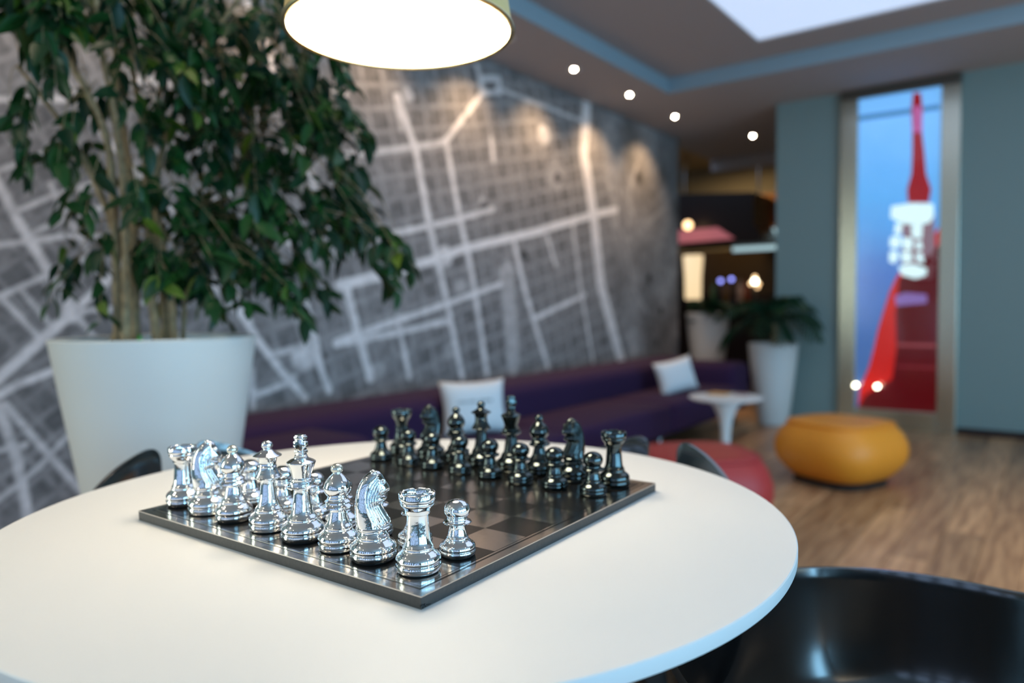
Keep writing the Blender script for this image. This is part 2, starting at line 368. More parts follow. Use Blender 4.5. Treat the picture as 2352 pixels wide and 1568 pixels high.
# wall with the tall picture panel
bm = bmesh.new(); box(bm, -1.89, XR, YP, YP + 0.45, 0, ZT + .1)
struct('wall_far', bm, M['wall'])
struct('baseboard_far', nbox(-0.585, XR, YP - 0.012, YP, 0, 0.05), M['dark'])
# glazed front behind the camera: sills, heads and mullions
wb = struct('wall_back', nbox(XL, XR, YB - .1, YB, 0, 0.18), M['wall'])
struct('trim_1', nbox(XL, XR, YB - .1, YB, 2.45, ZT + .1), M['wall'])
struct('trim_2', nbox(XL, -2.6, YB - .1, YB, 0.18, 2.45), M['wall'])
for i in range(9):
    x = -3.02 + i * 0.80
    struct('window_%d' % (i + 1), nbox(x, x + 0.24, YB - .08, YB + .02, 0.18, 2.45), M['slab'])
struct('trim_8', nbox(-2.6, XR, YB - .07, YB + .01, 1.82, 1.96), M['slab'])
struct('wall_right', nbox(XR, XR + .1, YB, YP, 0, 0.18), M['wall'])
struct('trim_3', nbox(XR, XR + .1, YB, YP, 2.45, ZT + .1), M['wall'])
struct('trim_4', nbox(XR, XR + .1, 3.85, YP, 0.18, 2.45), M['wall'])
for i in range(7):
    y = -2.75 + i * 1.05
    struct('window_%d' % (i + 10), nbox(XR - .02, XR + .08, y, y + 0.3, 0.18, 2.45), M['slab'])
wi = struct('window_18', nbox(XL, XL + .03, -2.55, -2.46, .5, 2.40), M['slab']); 
for n_, b__ in ((19, (-1.14, -1.05, .5, 2.40)), (20, (-2.46, -1.14, 2.31, 2.40)), (21, (-2.46, -1.14, .5, .59))): struct('window_%d' % n_, nbox(XL, XL + .03, b__[0], b__[1], b__[2], b__[3]), M['slab'])
struct('trim_5', nbox(XR, XR + .1, YB, -2.75, 0.18, 2.45), M['wall'])

# ceiling: lower border, raised tray with a skylight
cx0, cx1, cy0, cy1 = -2.45, 3.3, -2.9, 5.281
bm = bmesh.new()
box(bm, XL - .15, cx0, YB - .1, 8.02, ZC, ZT + .12); box(bm, cx0, XR + .1, cy1, YP + .45, ZC, ZT + .12)
box(bm, cx0, -1.5, YP + .45, 8.02, ZC, ZT + .12)
box(bm, cx1, XR + .1, YB - .1, cy1, ZC, ZT + .12); box(bm, cx0, cx1, YB - .1, cy0, ZC, ZT + .12)
struct('ceiling', bm, M['ceil'])
sx0, sx1, sy0, sy1 = -1.635, 1.0, 1.7, 4.912
bm = bmesh.new()
e = .004
box(bm, cx0, sx0, cy0, cy1, ZT, ZT + .12); box(bm, sx1, cx1, cy0, cy1, ZT, ZT + .12)
box(bm, sx0, sx1, sy1, cy1, ZT, ZT + .12); box(bm, sx0, sx1, cy0, sy0, ZT, ZT + .12)
struct('ceiling_tray', bm, M['ceil'])
bm = bmesh.new()
t = .006
box(bm, cx0, cx0 + t, cy0, cy1, ZC, ZT); box(bm, cx0 + t, cx1, cy1 - t, cy1, ZC, ZT)
box(bm, cx1 - t, cx1, cy0, cy1 - t, ZC, ZT); box(bm, cx0 + t, cx1 - t, cy0, cy0 + t, ZC, ZT)
struct('trim_6', bm, M['cove'])
sk = struct('window_17', nbox(sx0, sx1, sy0, sy1, ZT + .012, ZT + .03), M['skyglow'])
# passage end: soffit and the bar room beyond
struct('trim_7', nbox(XL - .15, -1.5, 8.02, 8.10, 2.46, ZT + .12), M['ceil'])
struct('wall_bar', nbox(XB0, -1.0, YE, YE + .1, 0, 3.2), M['cream'])
struct('ceiling_bar', nbox(XB0, -1.0, 8.10, YE, 2.98, 3.1), M['cream'])
struct('wall_bar_left', nbox(XB0 - .1, XB0, 6.8, YE, 0, 3.1), M['cream'])
struct('wall_bar_front', nbox(XB0, XL - .15, 6.7, 6.8, 0, 3.1), M['cream'])
struct('wall_bar_right', nbox(-1.5, -1.4, YP + .45, YE, 0, 3.1), M['wall'])

# ------------------------------------------------------------------ downlights
def spot(loc, tgt, p, ang=70, blend=0.8, col=WARM, r=0.02):
    l = bpy.data.lights.new('spot', 'SPOT'); l.energy = p; l.color = col; l.spot_size = math.radians(ang); l.spot_blend = blend; l.shadow_soft_size = r
    o = bpy.data.objects.new('spot_beam', l); C.objects.link(o); o.location = loc
    o.rotation_euler = (Vector(tgt) - Vector(loc)).to_track_quat('-Z', 'Y').to_euler(); return o
ring = lathe([(0.030, 0.0), (0.047, -0.002), (0.047, 0.004), (0.030, 0.004)], 24, cap=False)
dl = None
names = ['half hidden behind the pendant lamp shade', 'brightest in the row above the mural', 'above the ceiling cove corner', 'last before the end of the mural', 'beyond the mural in the passage']
pos = [(-2.711, 3.576), (-2.71, 4.332), (-2.70, 5.121), (-2.705, 5.961), (-2.424, 7.129)]
extra = [(-2.71, 2.8), (-2.71, 2.03), (-2.71, 1.25), (-2.71, 0.45), (-2.71, -.4)]
for k, (x, y) in enumerate(pos + extra):
    lab = 'small round recessed ceiling downlight ' + (names[k] if k < 5 else ['left of the lamp shade, above the sofa arm', 'above the top of the ficus', 'left of the ficus crown', 'above the left edge of the mural', 'above the bare left wall'][k - 5])
    if dl is None:
        dl = thing('ceiling_downlight', lab, 'light', (x, y, ZC), 0, 'recessed ceiling downlights')
        obj('trim_ring', ring, M['pot'], dl, True)
        obj('reflector', lathe([(.0305, -.0005), (.012, -.0008), (.012, .001), (.0305, .001)], 24, cap=False), M['leg'], dl, True)
        obj('bulb', lathe([(0, -.0030), (0.009, -.0025), (0.012, -.0010), (0, -.0008)], 24, cap=False), M['bulb'], dl, True)
    else: dup(dl, (x, y, ZC), None, lab)
    if k != 4: spot((x, y, ZC - .02), (XL, y, 1.35), 28 if y > 3 else 18, 108, 1.0)
    else: spot((x, y, ZC - .02), (x, y, 0), 14, 80)
# warm ceiling lights outside the view that light the table and the floor
for (x, y, where) in ((-1.15, .75, 'in the tray left of the pendant lamp'), (-1.9, -0.6, 'near the lit left window'), (-.9, -1.6, 'behind the camera, towards the glazed front'),
                      (1.35, 1.0, 'to the right of the skylight, nearest the table'), (1.35, 3.2, 'to the right of the skylight, above the open floor'), (2.6, 4.4, 'in the far right corner of the tray')):
    dd = dup(dl, (x, y, ZT), None, 'small round recessed ceiling downlight ' + where)
    spot((x, y, ZT - .02), (x, y, 0), (12 if (x < 0 and y > 0) else 28) if y < 3 else 220, 118 if y < 3 else 100, 1.0, col=(1.0, .79, .57), r=0.07)

# ------------------------------------------------------------------ pendant lamp
LX, LY, LZ, LR = -0.634, 0.626, 1.300, 0.134
lamp = thing('pendant_lamp', 'round white glowing pendant lamp with gold shade above the white table', 'lamp', (LX, LY, LZ))
bm = lathe([(LR, 0), (LR - .002, 0), (LR - .024, .15), (LR - .022, .152), (LR, 0)], 96, cap=False)
obj('lamp_shade', bm, M['shade'], lamp, True)
obj('rim', lathe([(LR + .0005, -.001), (LR + .0025, .0005), (LR + .0022, .003), (LR - .0005, .004), (LR - .0035, .003), (LR - .0035, -.0005), (LR + .0005, -.001)], 96, cap=False), M['brass'], lamp, True)
obj('diffuser', lathe([(0, .006), (.06, .006), (LR - .0025, .004), (LR - .0025, .007), (.06, .009), (0, .009)], 96, cap=False), M['diffuser'], lamp, True)
obj('top_plate', lathe([(0, .152), (LR - .023, .152), (LR - .023, .156), (.02, .162), (0, .162)], 64, cap=False), M['shade'], lamp, True)
bm = bmesh.new(); tube(bm, [(0, 0, .16), (0, 0, ZT - LZ)], .003, 8); obj('cord', bm, M['felt'], lamp)
obj('ceiling_rose', lathe([(0, ZT - LZ - .03), (.04, ZT - LZ - .03), (.05, ZT - LZ - .001), (0, ZT - LZ - .001)], 32, cap=False), M['pot'], lamp, True)

# ------------------------------------------------------------------ table
TX, TY, TR, TZ = -0.572, 0.5555, 0.4035, 0.7553
table = thing('round_table', 'round white laminate table holding the chess set', 'table', (TX, TY, 0))
obj('tabletop', lathe([(0, TZ - .013), (TR - .006, TZ - .013), (TR - .0006, TZ - .0118), (TR, TZ - .0105), (TR, TZ - .0012), (TR - .001, TZ - .0003), (TR - .0025, TZ), (0, TZ)], 256, cap=False), M['white'], table, sharp=30)
obj('pedestal', lathe([(0.03, .02), (.03, .45), (.035, .60), (.05, .70), (.09, TZ - .014)], 48), M['white'], table, True)
obj('base', lathe([(0, 0), (.24, 0), (.245, .006), (.2, .014), (.05, .022), (.031, .04), (0, .04)], 64, cap=False), M['white'], table, True)

# ------------------------------------------------------------------ chess board
ZB = 0.76535                                  # top of the board
O3 = Vector((-0.37968783, 0.38445275, 0)); EU = Vector((-0.02238897, 0.99974934, 0)); EV = Vector((-0.99974934, -0.02238897, 0))
SQ = 0.04644725; MG = 0.3059598 * SQ
BC = O3 + (EU + EV) * 4 * SQ
board = thing('chess_board', 'square metal chess board with black and brushed silver squares on white table', 'chess board', (BC.x, BC.y, TZ), math.atan2(EU.y, EU.x))
H = 4 * SQ + MG; T = ZB - TZ
obj('slab', nbox(-H, H, -H, H, 0.0002, T - .0010, bev=.0003, seg=1), M['slab'], board)
def frame(a, b, z0, z1):
    bm = bmesh.new()
    for s in (-1, 1):
        for ax in (0, 1):
            q = [(s * a, -a), (s * a, a), (s * b, b), (s * b, -b)]
            if ax: q = [(y, x) for x, y in q]
            vs = [bm.verts.new((x, y, z)) for z in (z0, z1) for x, y in q]
            for f in ((0, 1, 2, 3), (4, 5, 6, 7), (0, 1, 5, 4), (1, 2, 6, 5), (2, 3, 7, 6), (3, 0, 4, 7)): bm.faces.new([vs[i] for i in f])
    return bm
P4 = 4 * SQ
zt0 = T - .001
obj('outer_border', frame(P4 + .0052, H, zt0, T), M['alu'], board)
obj('border_line', frame(P4 + .0030, P4 + .0052, zt0, T - .0002), M['blk'], board)
obj('inner_border', frame(P4 + .0006, P4 + .0030, zt0, T), M['alu'], board)
obj('border_line', frame(P4, P4 + .0006, zt0, T - .0002), M['blk'], board)
sqm = []
for m in (M['alu'], M['blk']):
    b_ = nbox(-SQ / 2, SQ / 2, -SQ / 2, SQ / 2, zt0, T); me_ = bpy.data.meshes.new('square'); b_.to_mesh(me_); b_.free(); me_.materials.append(m); sqm.append(me_)
for i in range(8):
    for j in range(8):
        q = bpy.data.objects.new('silver_square' if (i + j) % 2 == 0 else 'black_square', sqm[(i + j) % 2]); C.objects.link(q); q.parent = board
        q.location = ((i - 3.5) * SQ, (j - 3.5) * SQ, 0)
# chipped corner nearest the camera
bm = bmesh.new()
random.seed(3)
for k in range(9):
    t_ = k / 8
    r = bmesh.ops.create_icosphere(bm, subdivisions=1, radius=.0011 * (1 - .4 * t_))
    bmesh.ops.translate(bm, verts=r['verts'], vec=(-H + t_ * .010 - .0004, -H + random.uniform(-.0004, .0003) * (1 - t_), .0012 + random.random() * .0035 * (1 - t_)))
obj('chipped_corner', bm, M['blk'], board)

# ------------------------------------------------------------------ chess pieces
def body(prof, m, parent, n=56, name='body'):
    return obj(name, lathe(prof, n), m, parent, sharp=42)
def base(r, k=1.0, top=None):
    """foot profile: rounded foot, groove, swelling, two rings; ends at z=.0225*k with radius about .52 r"""
    R = r; a = [(.90, .0008), (.955, .0016), (.99, .0034), (1.0, .0052), (.985, .0068), (.955, .0073), (.955, .0078), (.985, .0084), (.995, .0100),
     (.97, .0122), (.90, .0140), (.80, .0155), (.72, .0167), (.69, .0175), (.70, .0182), (.685, .0190), (.655, .0193), (.655, .0199), (.665, .0205), (.64, .0213), (.60, .0221)]
    return [(R * x, z * k) for x, z in a]
def felt(r, parent): obj('felt_pad', lathe([(r * .89, 0.0001), (r * .89, .0009)], 40), M['felt'], parent)
def rook(m, parent, top=None):
    felt(.0179, parent)
    body(base(.0182) + [(.0100, .0245), (.0094, .030), (.0088, .038), (.0085, .0448), (.0087, .0456), (.0098, .0462), (.0101, .0475), (.0100, .0488), (.0106, .0500), (.0122, .0520), (.0134, .0535),
        (.0137, .0545), (.0133, .0552), (.0133, .0557), (.0139, .0563), (.0145, .0580)], m, parent)
    # crown wall with shallow crenels, hollow cup inside
    bm = bmesh.new(); n = 72; ro, ri = .0147, .0120; zf = .0575
    def zt(k):
        a = (k / n * 6 + .25) % 1.0
        return .0617 if a < .10 else .0630
    A = []
    for k in range(n):
        a = 2 * PI * k / n; c, s = math.cos(a), math.sin(a); z = zt(k)
        A.append([bm.verts.new((.0145 * c, .0145 * s, .0580)), bm.verts.new((ro * c, ro * s, z - .0006)), bm.verts.new(((ro - .0006) * c, (ro - .0006) * s, z)),
                  bm.verts.new(((ri + .0005) * c, (ri + .0005) * s, z)), bm.verts.new((ri * c, ri * s, z - .0005)), bm.verts.new((ri * .97 * c, ri * .97 * s, zf)), bm.verts.new((ri * .5 * c, ri * .5 * s, zf - .001))])
    for k in range(n):
        a, b = A[k], A[(k + 1) % n]
        for i in range(6): bm.faces.new((a[i], b[i], b[i + 1], a[i + 1]))
    bm.faces.new([a[-1] for a in A])
    obj('battlement', bm, m, parent, sharp=50)
def pawn(m, parent, top=None):
    felt(.0152, parent)
    k = .74
    pr_ = [(x, z) for x, z in base(.0154, k) if z < .0130]
    body(pr_ + [(.0108, .0128), (.0098, .0140), (.0092, .0150), (.0093, .0156), (.0086, .0162), (.0080, .0180), (.0072, .0215), (.0068, .0245), (.0070, .0258), (.0100, .0266), (.0117, .0274), (.0121, .0282), (.0117, .0290),
        (.0098, .0298), (.0086, .0304), (.0088, .0312), (.0084, .0320)], m, parent)
    pr2 = [(.0078, .0315)]
    for i in range(1, 15):
        a = -PI / 2 + .85 + i / 14 * (PI - .85); pr2.append((max(.0, .0111 * math.cos(a)) if i < 14 else 0, .0385 + .0090 * math.sin(a)))
    body(pr2, m, parent, name='head')
def ball(r, z, n=12, sq=1.0):
    return [(r * math.cos(a), z + r * sq * math.sin(a)) for a in [-PI / 2 + .5 + (PI - .5) * i / n for i in range(n)]] + [(0, z + r * sq)]
def bishop(m, parent, top=None):
    felt(.0178, parent)
    body(base(.0179) + [(.0092, .0240), (.0080, .0275), (.0070, .0325), (.0066, .0345), (.0070, .0352), (.0118, .0362), (.0131, .0372), (.0130, .0382), (.0108, .0395), (.0102, .0402), (.0108, .0412), (.0112, .0420), (.0100, .0432),
        (.0088, .0440), (.0090, .0450), (.0084, .0462)], m, parent)
    body([(.0082, .0458), (.0100, .0480), (.0114, .0505), (.0119, .0530), (.0117, .0552), (.0108, .0580), (.0090, .0608), (.0068, .0634), (.0048, .0652), (.0036, .0664)], m, parent, name='mitre')
    body(ball(.0054, .0700, sq=.86), top or m, parent, name='finial')
def queen(m, parent, top=None):
    felt(.0185, parent)
    body(base(.0187) + [(.0098, .0245), (.0086, .0290), (.0076, .0360), (.0070, .0420), (.0066, .0470), (.0068, .0480), (.0112, .0488), (.0126, .0496), (.0126, .0504), (.0118, .0512), (.0116, .0522), (.0106, .0530), (.0104, .0542), (.0092, .0560), (.0082, .0585),
        (.0080, .0595), (.0086, .0602), (.0080, .0612), (.0076, .0620), (.0082, .0655), (.0092, .0685)], m, parent)
    body([(.0090, .0683), (.0112, .0694), (.0130, .0700), (.0131, .0706), (.0112, .0718), (.0080, .0734), (.0054, .0754), (.0038, .0768)], m, parent, name='coronet')
    body(ball(.0052, .0802, sq=.9), top or m, parent, name='finial')
def king(m, parent, top=None):
    felt(.0195, parent)
    body(base(.0197) + [(.0100, .0240), (.0092, .0280), (.0082, .0350), (.0074, .0410), (.0070, .0455), (.0072, .0463), (.0120, .0470), (.0136, .0479), (.0136, .0488), (.0124, .0498), (.0108, .0502), (.0108, .0510), (.0116, .0520), (.0112, .0532),
        (.0096, .0540), (.0096, .0548), (.0100, .0556), (.0086, .0566)], m, parent)
    body([(.0084, .0562), (.0092, .0600), (.0106, .0645), (.0122, .0685), (.0129, .0702), (.0128, .0708), (.0112, .0718), (.0088, .0730), (.0066, .0738), (.0064, .0746), (.0056, .0756), (.0058, .0764), (.0048, .0772)], m, parent, name='crown')
    bm = bmesh.new()
    box(bm, -.0032, .0032, -.0044, .0044, .0766, .0952, bev=.0009); box(bm, -.0028, .0028, -.0070, .0070, .0834, .0896, bev=.0012)
    for z in (.0800, .0925): box(bm, -.0038, .0038, -.0052, .0052, z - .0015, z + .0015, bev=.0009)
    obj('cross', bm, m, parent, True)
def knight(m, parent, top=None):
    felt(.0192, parent)
    body(base(.0195) + [(.0112, .0235), (.0118, .0245), (.0136, .0252), (.0142, .0262), (.0142, .0272), (.0134, .0280)], m, parent)
    # horse neck and head: stacked slices, x forward
    L = [(.0278, -.0134, .0134, .0116), (.0300, -.0140, .0154, .0114), (.0330, -.0143, .0146, .0110), (.0370, -.0145, .0122, .0106), (.0410, -.0145, .0100, .0102), (.0440, -.0144, .0082, .0099), (.0462, -.0143, .0072, .0096),
         (.0474, -.0142, .0084, .0095), (.0488, -.0141, .0112, .0094), (.0504, -.0139, .0124, .0092), (.0520, -.0137, .0112, .0090), (.0532, -.0135, .0092, .0089), (.0546, -.0133, .0112, .0088), (.0564, -.0129, .0146, .0087), (.0588, -.0123, .0150, .0085),
         (.0612, -.0114, .0138, .0082), (.0640, -.0101, .0120, .0078), (.0668, -.0083, .0104, .0072), (.0694, -.0060, .0090, .0064), (.0716, -.0030, .0076, .0052), (.0730, .0000, .0060, .0036), (.0737, .0016, .0044, .0014)]
    n = 40; bm = bmesh.new(); R = []
    for z, xb, xf, wd in L:
        ring_ = []
        for k in range(n):
            a = 2 * PI * k / n; c, s = math.cos(a), math.sin(a)
            cx = (xb + xf) / 2; hx = (xf - xb) / 2
            ex = math.copysign(abs(c) ** .85, c)
            # width tapers towards the front of the head
            wl_ = wd * (1.0 if ex < 0 else (1 - .55 * ex * ex))
            if z > .046: wl_ = wd * (1 - .22 * (ex + 1) / 2) * (1 if ex < .2 else 1 - .40 * (ex - .2))
            ring_.append(bm.verts.new((cx + hx * ex, wl_ * math.copysign(abs(s) ** .8, s), z)))
        R.append(ring_)
    for a, b in zip(R, R[1:]):
        for k in range(n): bm.faces.new((a[k], a[(k + 1) % n], b[(k + 1) % n], b[k]))
    bm.faces.new(R[0]); bm.faces.new(R[-1])
    obj('horse_head', bm, m, parent, sharp=50)
    # combed mane: raised ridges sweeping from poll to chest on both cheeks
    bm = bmesh.new()
    def wid(z): return np.interp(z, [l[0] for l in L], [l[3] for l in L])
    for s in (-1, 1):
        for k in range(6):
            f = k / 5
            pts = [(.0050 - .0002 * k, 0, .0712 - .0022 * k), (-.0040 + .0019 * k, 0, .0640 - .0018 * k), (-.0074 + .0020 * k, 0, .0540 - .0006 * k), (-.0066 + .0021 * k, 0, .0440), (-.0034 + .0024 * k, 0, .0350), (.0000 + .0024 * k, 0, .0290)]
            P_ = []
            for p in smooth_path(pts, 5):
                z = p.z; row = [np.interp(z, [l[0] for l in L], [l[q] for l in L]) for q in (1, 2, 3)]
                cx = (row[0] + row[1]) / 2; hx = (row[1] - row[0]) / 2; ex = max(-1, min(1, (p.x - cx) / hx)); wy = row[2] * (1 - .38 * max(0, ex + .2) ** 1.3) * (max(.0, 1 - abs(ex) ** 2.4)) ** .42
                P_.append((p.x, s * (wy * 1.03 + .0003), z))
            tube(bm, P_, [.0004] + [.00085] * (len(P_) - 2) + [.0004], 6)
    obj('mane', bm, m, parent, True)
    bm = bmesh.new()
    for s in (-1, 1):
        r = bmesh.ops.create_uvsphere(bm, u_segments=14, v_segments=8, radius=.0016); bmesh.ops.translate(bm, verts=r['verts'], vec=(.0082, s * .0052, .0648))
        tube(bm, [Vector((.0078 + .0022 * math.cos(a), s * .0056, .0648 + .0022 * math.sin(a))) for a in [i * PI / 8 for i in range(17)]], .0004, 5)
    obj('eye', bm, m, parent, True)
    bm = bmesh.new()
    for s in (-1, 1):
        r = bmesh.ops.create_cone(bm, segments=12, radius1=.0026, radius2=.0016, depth=.0018, cap_ends=True); bmesh.ops.translate(bm, verts=r['verts'], vec=(.0012, s * .0026, .0730))
    obj('ear', bm, m, parent, True)

BUILD = dict(rook=rook, knight=knight, bishop=bishop, queen=queen, king=king, pawn=pawn)
protos = {}
yaw0 = math.atan2(EU.y, EU.x)
def place(kind, side, u, v, label, du=0, dv=0, rot=0):
    p = O3 + EU * SQ * (u + du) + EV * SQ * (v + dv)
    rz = yaw0 + (0 if side == 'silver' else PI) + rot
    key = (kind, side)
    if key not in protos:
        t = thing('chess_' + kind, label, 'chess piece', (p.x, p.y, ZB + .0001), rz, side + ' chess pieces on the board')
        BUILD[kind](M['chrome'] if side == 'silver' else M['gun'], t, M['pearl'] if (side == 'silver' and kind == 'bishop') else None)
        protos[key] = t
    else: dup(protos[key], (p.x, p.y, ZB + .0001), rz, label)
order = ['rook', 'knight', 'bishop', 'king', 'queen', 'bishop', 'knight', 'rook']
side_txt = ['nearest the camera', 'nearest the camera', 'nearest the camera', '', '', 'on the far left', 'on the far left', 'on the far left']
dvS = [0, .08, .03, .07, .17, .36, .38, .42]
duS = [0, -.02, 0, .0, .02, .0, .02, .06]
for j, k in enumerate(order):
    s = 'polished silver %s in the back row' % {'rook': 'castle rook', 'knight': 'horse head knight'}.get(k, k)
    lab = s + (' ' + side_txt[j] if side_txt[j] else ', beside the silver ' + ('queen' if k == 'king' else 'king'))
    place(k, 'silver', .5, j + .5, lab, duS[j], dvS[j], [0, -.55, .3, .15, .5, .2, -.45, .4][j])
who = ['silver rook nearest the camera', 'silver knight nearest the camera', 'silver bishop nearest the camera', 'silver king', 'silver queen', 'far left silver bishop', 'far left silver knight', 'far left silver rook']
for j in range(8):
    place('pawn', 'silver', 1.5, j + .5, 'polished silver pawn in front of the ' + who[j], -.02, [-.05, 0, .05, .08, -.05, 0, .2, .2][j], j * .7)
whob = ['right hand', 'right hand', 'right hand', '', '', 'left hand', 'left hand', 'left hand']
for j, k in enumerate(order):
    s = 'dark gunmetal chrome %s in the far row' % {'rook': 'castle rook', 'knight': 'horse head knight'}.get(k, k)
    lab = s + (', on the %s side' % whob[j].split()[0] if whob[j] else ', beside the dark ' + ('queen' if k == 'king' else 'king'))
    place(k, 'dark', 7.5, j + .5, lab, 0, [-.06, .12, .16, .08, .12, .04, .04, .22][j], [.2, -.50, 0, .9, .3, .5, -.50, .9][j])
for j in range(8):
    nm = ('dark %s' % order[j]) + ('' if not whob[j] else ' on the %s side' % whob[j].split()[0])
    place('pawn', 'dark', 6.5, j + .5, 'dark gunmetal chrome pawn in front of the ' + nm, 0, [-.03, .05, .08, .06, .08, .08, 0, .1][j], j * .9)

# ------------------------------------------------------------------ black tub chairs
def tub_chair(name, label, c, ang):
    """ang: direction in which the back points"""
    t = thing(name, label, 'chair', (c[0], c[1], 0), ang, 'glossy black tub chairs at the round table')
    NP, NT = 120, 26
    cp = [(0, 0), (.06, .015), (.12, .06), (.165, .13), (.195, .22), (.214, .34), (.226, .50), (.234, .68), (.239, .86), (.241, 1.0)]
    sp_ = smooth_path([(a_, b_ * .20, 0) for a_, b_ in cp], 8); cl_ = [0]
    for a_, b_ in zip(sp_, sp_[1:]): cl_.append(cl_[-1] + (b_ - a_).length)
    PS = [c_ / cl_[-1] for c_ in cl_]; PR = [p_.x for p_ in sp_]; PZ = [p_.y / .20 for p_ in sp_]
    g = math.radians(6.5)
    def rim(ph):
        a = abs(ph); z = .640 + .125 * max(0, math.cos(a)) ** 2.4
        q_ = max(0, (a - 2.62) / (PI - 2.62)); z -= .06 * q_ * q_ * (3 - 2 * q_)
        e_ = (a - g) * .24                         # arc distance from the slit
        if e_ < .022: z -= .022 - math.sqrt(max(0, .022 ** 2 - (.022 - e_) ** 2))
        return z
    bm = bmesh.new()
    phs = [g + (2 * PI - 2 * g) * i / NP for i in range(NP + 1)]
    # finer samples near the rounded slit corners
    ex = [g + x for x in (.004, .010, .02, .03, .05, .07)]; phs = sorted(phs + ex + [2 * PI - x for x in ex])
    G = []
    for ph in phs:
        a = ph if ph <= PI else ph - 2 * PI; row = []
        zr = rim(a)
        for j in range(1, NT + 1):
            s = j / NT
            r = float(np.interp(s, PS, PR)); zf_ = float(np.interp(s, PS, PZ)); z = .440 + (zr - .440) * zf_
            row.append(bm.verts.new((r * math.cos(a), r * math.sin(a), z)))
        G.append(row)
    c0 = bm.verts.new((0, 0, .440))
    for A, B in zip(G, G[1:]):
        for j in range(NT - 1): bm.faces.new((A[j], B[j], B[j + 1], A[j + 1]))
        bm.faces.new((c0, B[0], A[0]))
    # close the seat through the slit below its lower end
    A, B = G[-1], G[0]
    for j in range(NT - 1):
        if j < 17: bm.faces.new((A[j], B[j], B[j + 1], A[j + 1]))
    bm.faces.new((c0, B[0], A[0]))
    sh = obj('shell', bm, M['black'], t, True)
    m = sh.modifiers.new('thickness', 'SOLIDIFY'); m.thickness = .007; m.offset = 0
    b2 = sh.modifiers.new('edge', 'BEVEL'); b2.width = .002; b2.segments = 2; b2.limit_method = 'ANGLE'; b2.angle_limit = math.radians(50)
    for k in range(4):
        a = PI / 4 + k * PI / 2; bm = bmesh.new()
        tube(bm, [(.09 * math.cos(a), .09 * math.sin(a), .438), (.155 * math.cos(a), .155 * math.sin(a), .38), (.20 * math.cos(a), .20 * math.sin(a), 0.0)], .0085, 10)
        obj('leg', bm, M['leg'], t, True)
    return t
def dirv(a): return Vector((math.cos(math.radians(a)), math.sin(math.radians(a))))
T2 = Vector((TX, TY))
ch0 = tub_chair('tub_chair', 'large glossy black tub chair in the lower right foreground', (-.090, .760), math.radians(-5))
p = T2 + dirv(82) * .270; dup(ch0, (p.x, p.y, 0), math.radians(82), 'black tub chair pushed in behind the dark chess pieces, right of the cushion')
p = T2 + dirv(176) * .312; dup(ch0, (p.x, p.y, 0), math.radians(176), 'black tub chair pushed in at the left, in front of the big planter')

# ------------------------------------------------------------------ sofa
def soft(name, b, bev, parent, m=None, seg=4):
    o = obj(name, nbox(*b, bev=bev, seg=seg), m or M['purple'], parent, True)
    return o
sofa = thing('corner_sofa', 'long low purple fabric corner sofa under the map mural', 'sofa', (-2.4, 3.7, 0))
def sb(x0, x1, y0, y1, z0, z1): return (x0 + 2.4, x1 + 2.4, y0 - 3.7, y1 - 3.7, z0, z1)
soft('backrest', sb(-2.80, -2.42, 1.42, 5.80, .12, .530), .07, sofa)
soft('backrest', sb(-2.46, -1.98, 5.42, 5.80, .12, .505), .07, sofa)
soft('armrest', sb(-2.46, -2.06, 1.42, 1.88, .12, .490), .06, sofa)
for i in range(3):
    y0 = 1.86 + i * 1.19; soft('seat_cushion', sb(-2.44, -1.93, y0, y0 + 1.186, .14, .345), .045, sofa)
for x in (-2.06, -2.72):
    for y in (1.6, 3.05, 4.3, 5.65):
        bm = bmesh.new(); tube(bm, [(x + 2.4, y - 3.7, 0), (x + 2.4, y - 3.7, .15)], .012, 8); obj('leg', bm, M['leg'], sofa, True)

# cushions
def cushion(label, loc, w_, h_, rx, rz, text=False, ry=0):
    o = thing('cushion', label, 'cushion', loc, rz, 'white cushions on the purple sofa'); o.rotation_euler = (rx, ry, rz)
    bm = bmesh.new(); n = 18; side = {}
    for s in (1, -1):
        for i in range(n + 1):
            for j in range(n + 1):
                u = i / n * 2 - 1; v = j / n * 2 - 1
                pin = 1 - .10 * (1 - u * u) * abs(v) ** 3; pinu = 1 - .10 * (1 - v * v) * abs(u) ** 3
                th = .058 * ((1 - u ** 4) * (1 - v ** 4)) ** .75
                if s < 0 and (i in (0, n) or j in (0, n)): side[(s, i, j)] = side[(1, i, j)]; continue
                side[(s, i, j)] = bm.verts.new((u * w_ / 2 * pinu, s * th - 0, h_ / 2 + v * h_ / 2 * pin))
        for i in range(n):
            for j in range(n):
                bm.faces.new((side[(s, i, j)], side[(s, i + 1, j)], side[(s, i + 1, j + 1)], side[(s, i, j + 1)]))
    cv = obj('cover', bm, M['cushion'], o, True)
    if text:
        bm = bmesh.new(); random.seed(11); x = -.105
        while x < .075:
            wch = random.choice((.006, .009, .011))
            # small upright letter strokes of the printed line
            for dx in (0, wch): box(bm, x + dx, x + dx + .0022, -.0600, -.0585, h_ * .565, h_ * .565 + .012)
            if random.random() < .6: box(bm, x, x + wch, -.0600, -.0585, h_ * .565 + random.choice((0, .005, .010)), h_ * .565 + random.choice((0, .005, .010)) * 0 + .0125)
            x += wch + .007
        obj('printed_line', bm, M['ink'], cv)
    return o
cushion('white square cushion with a faint printed line behind the dark chess pieces', (-2.275, 2.715, .340), .350, .275, -.22, math.radians(62), True)
cushion('white square cushion at the far end of the purple sofa, beside the tulip table', (-2.135, 4.800, .340), .315, .250, -.25, math.radians(58), False, math.radians(-10))

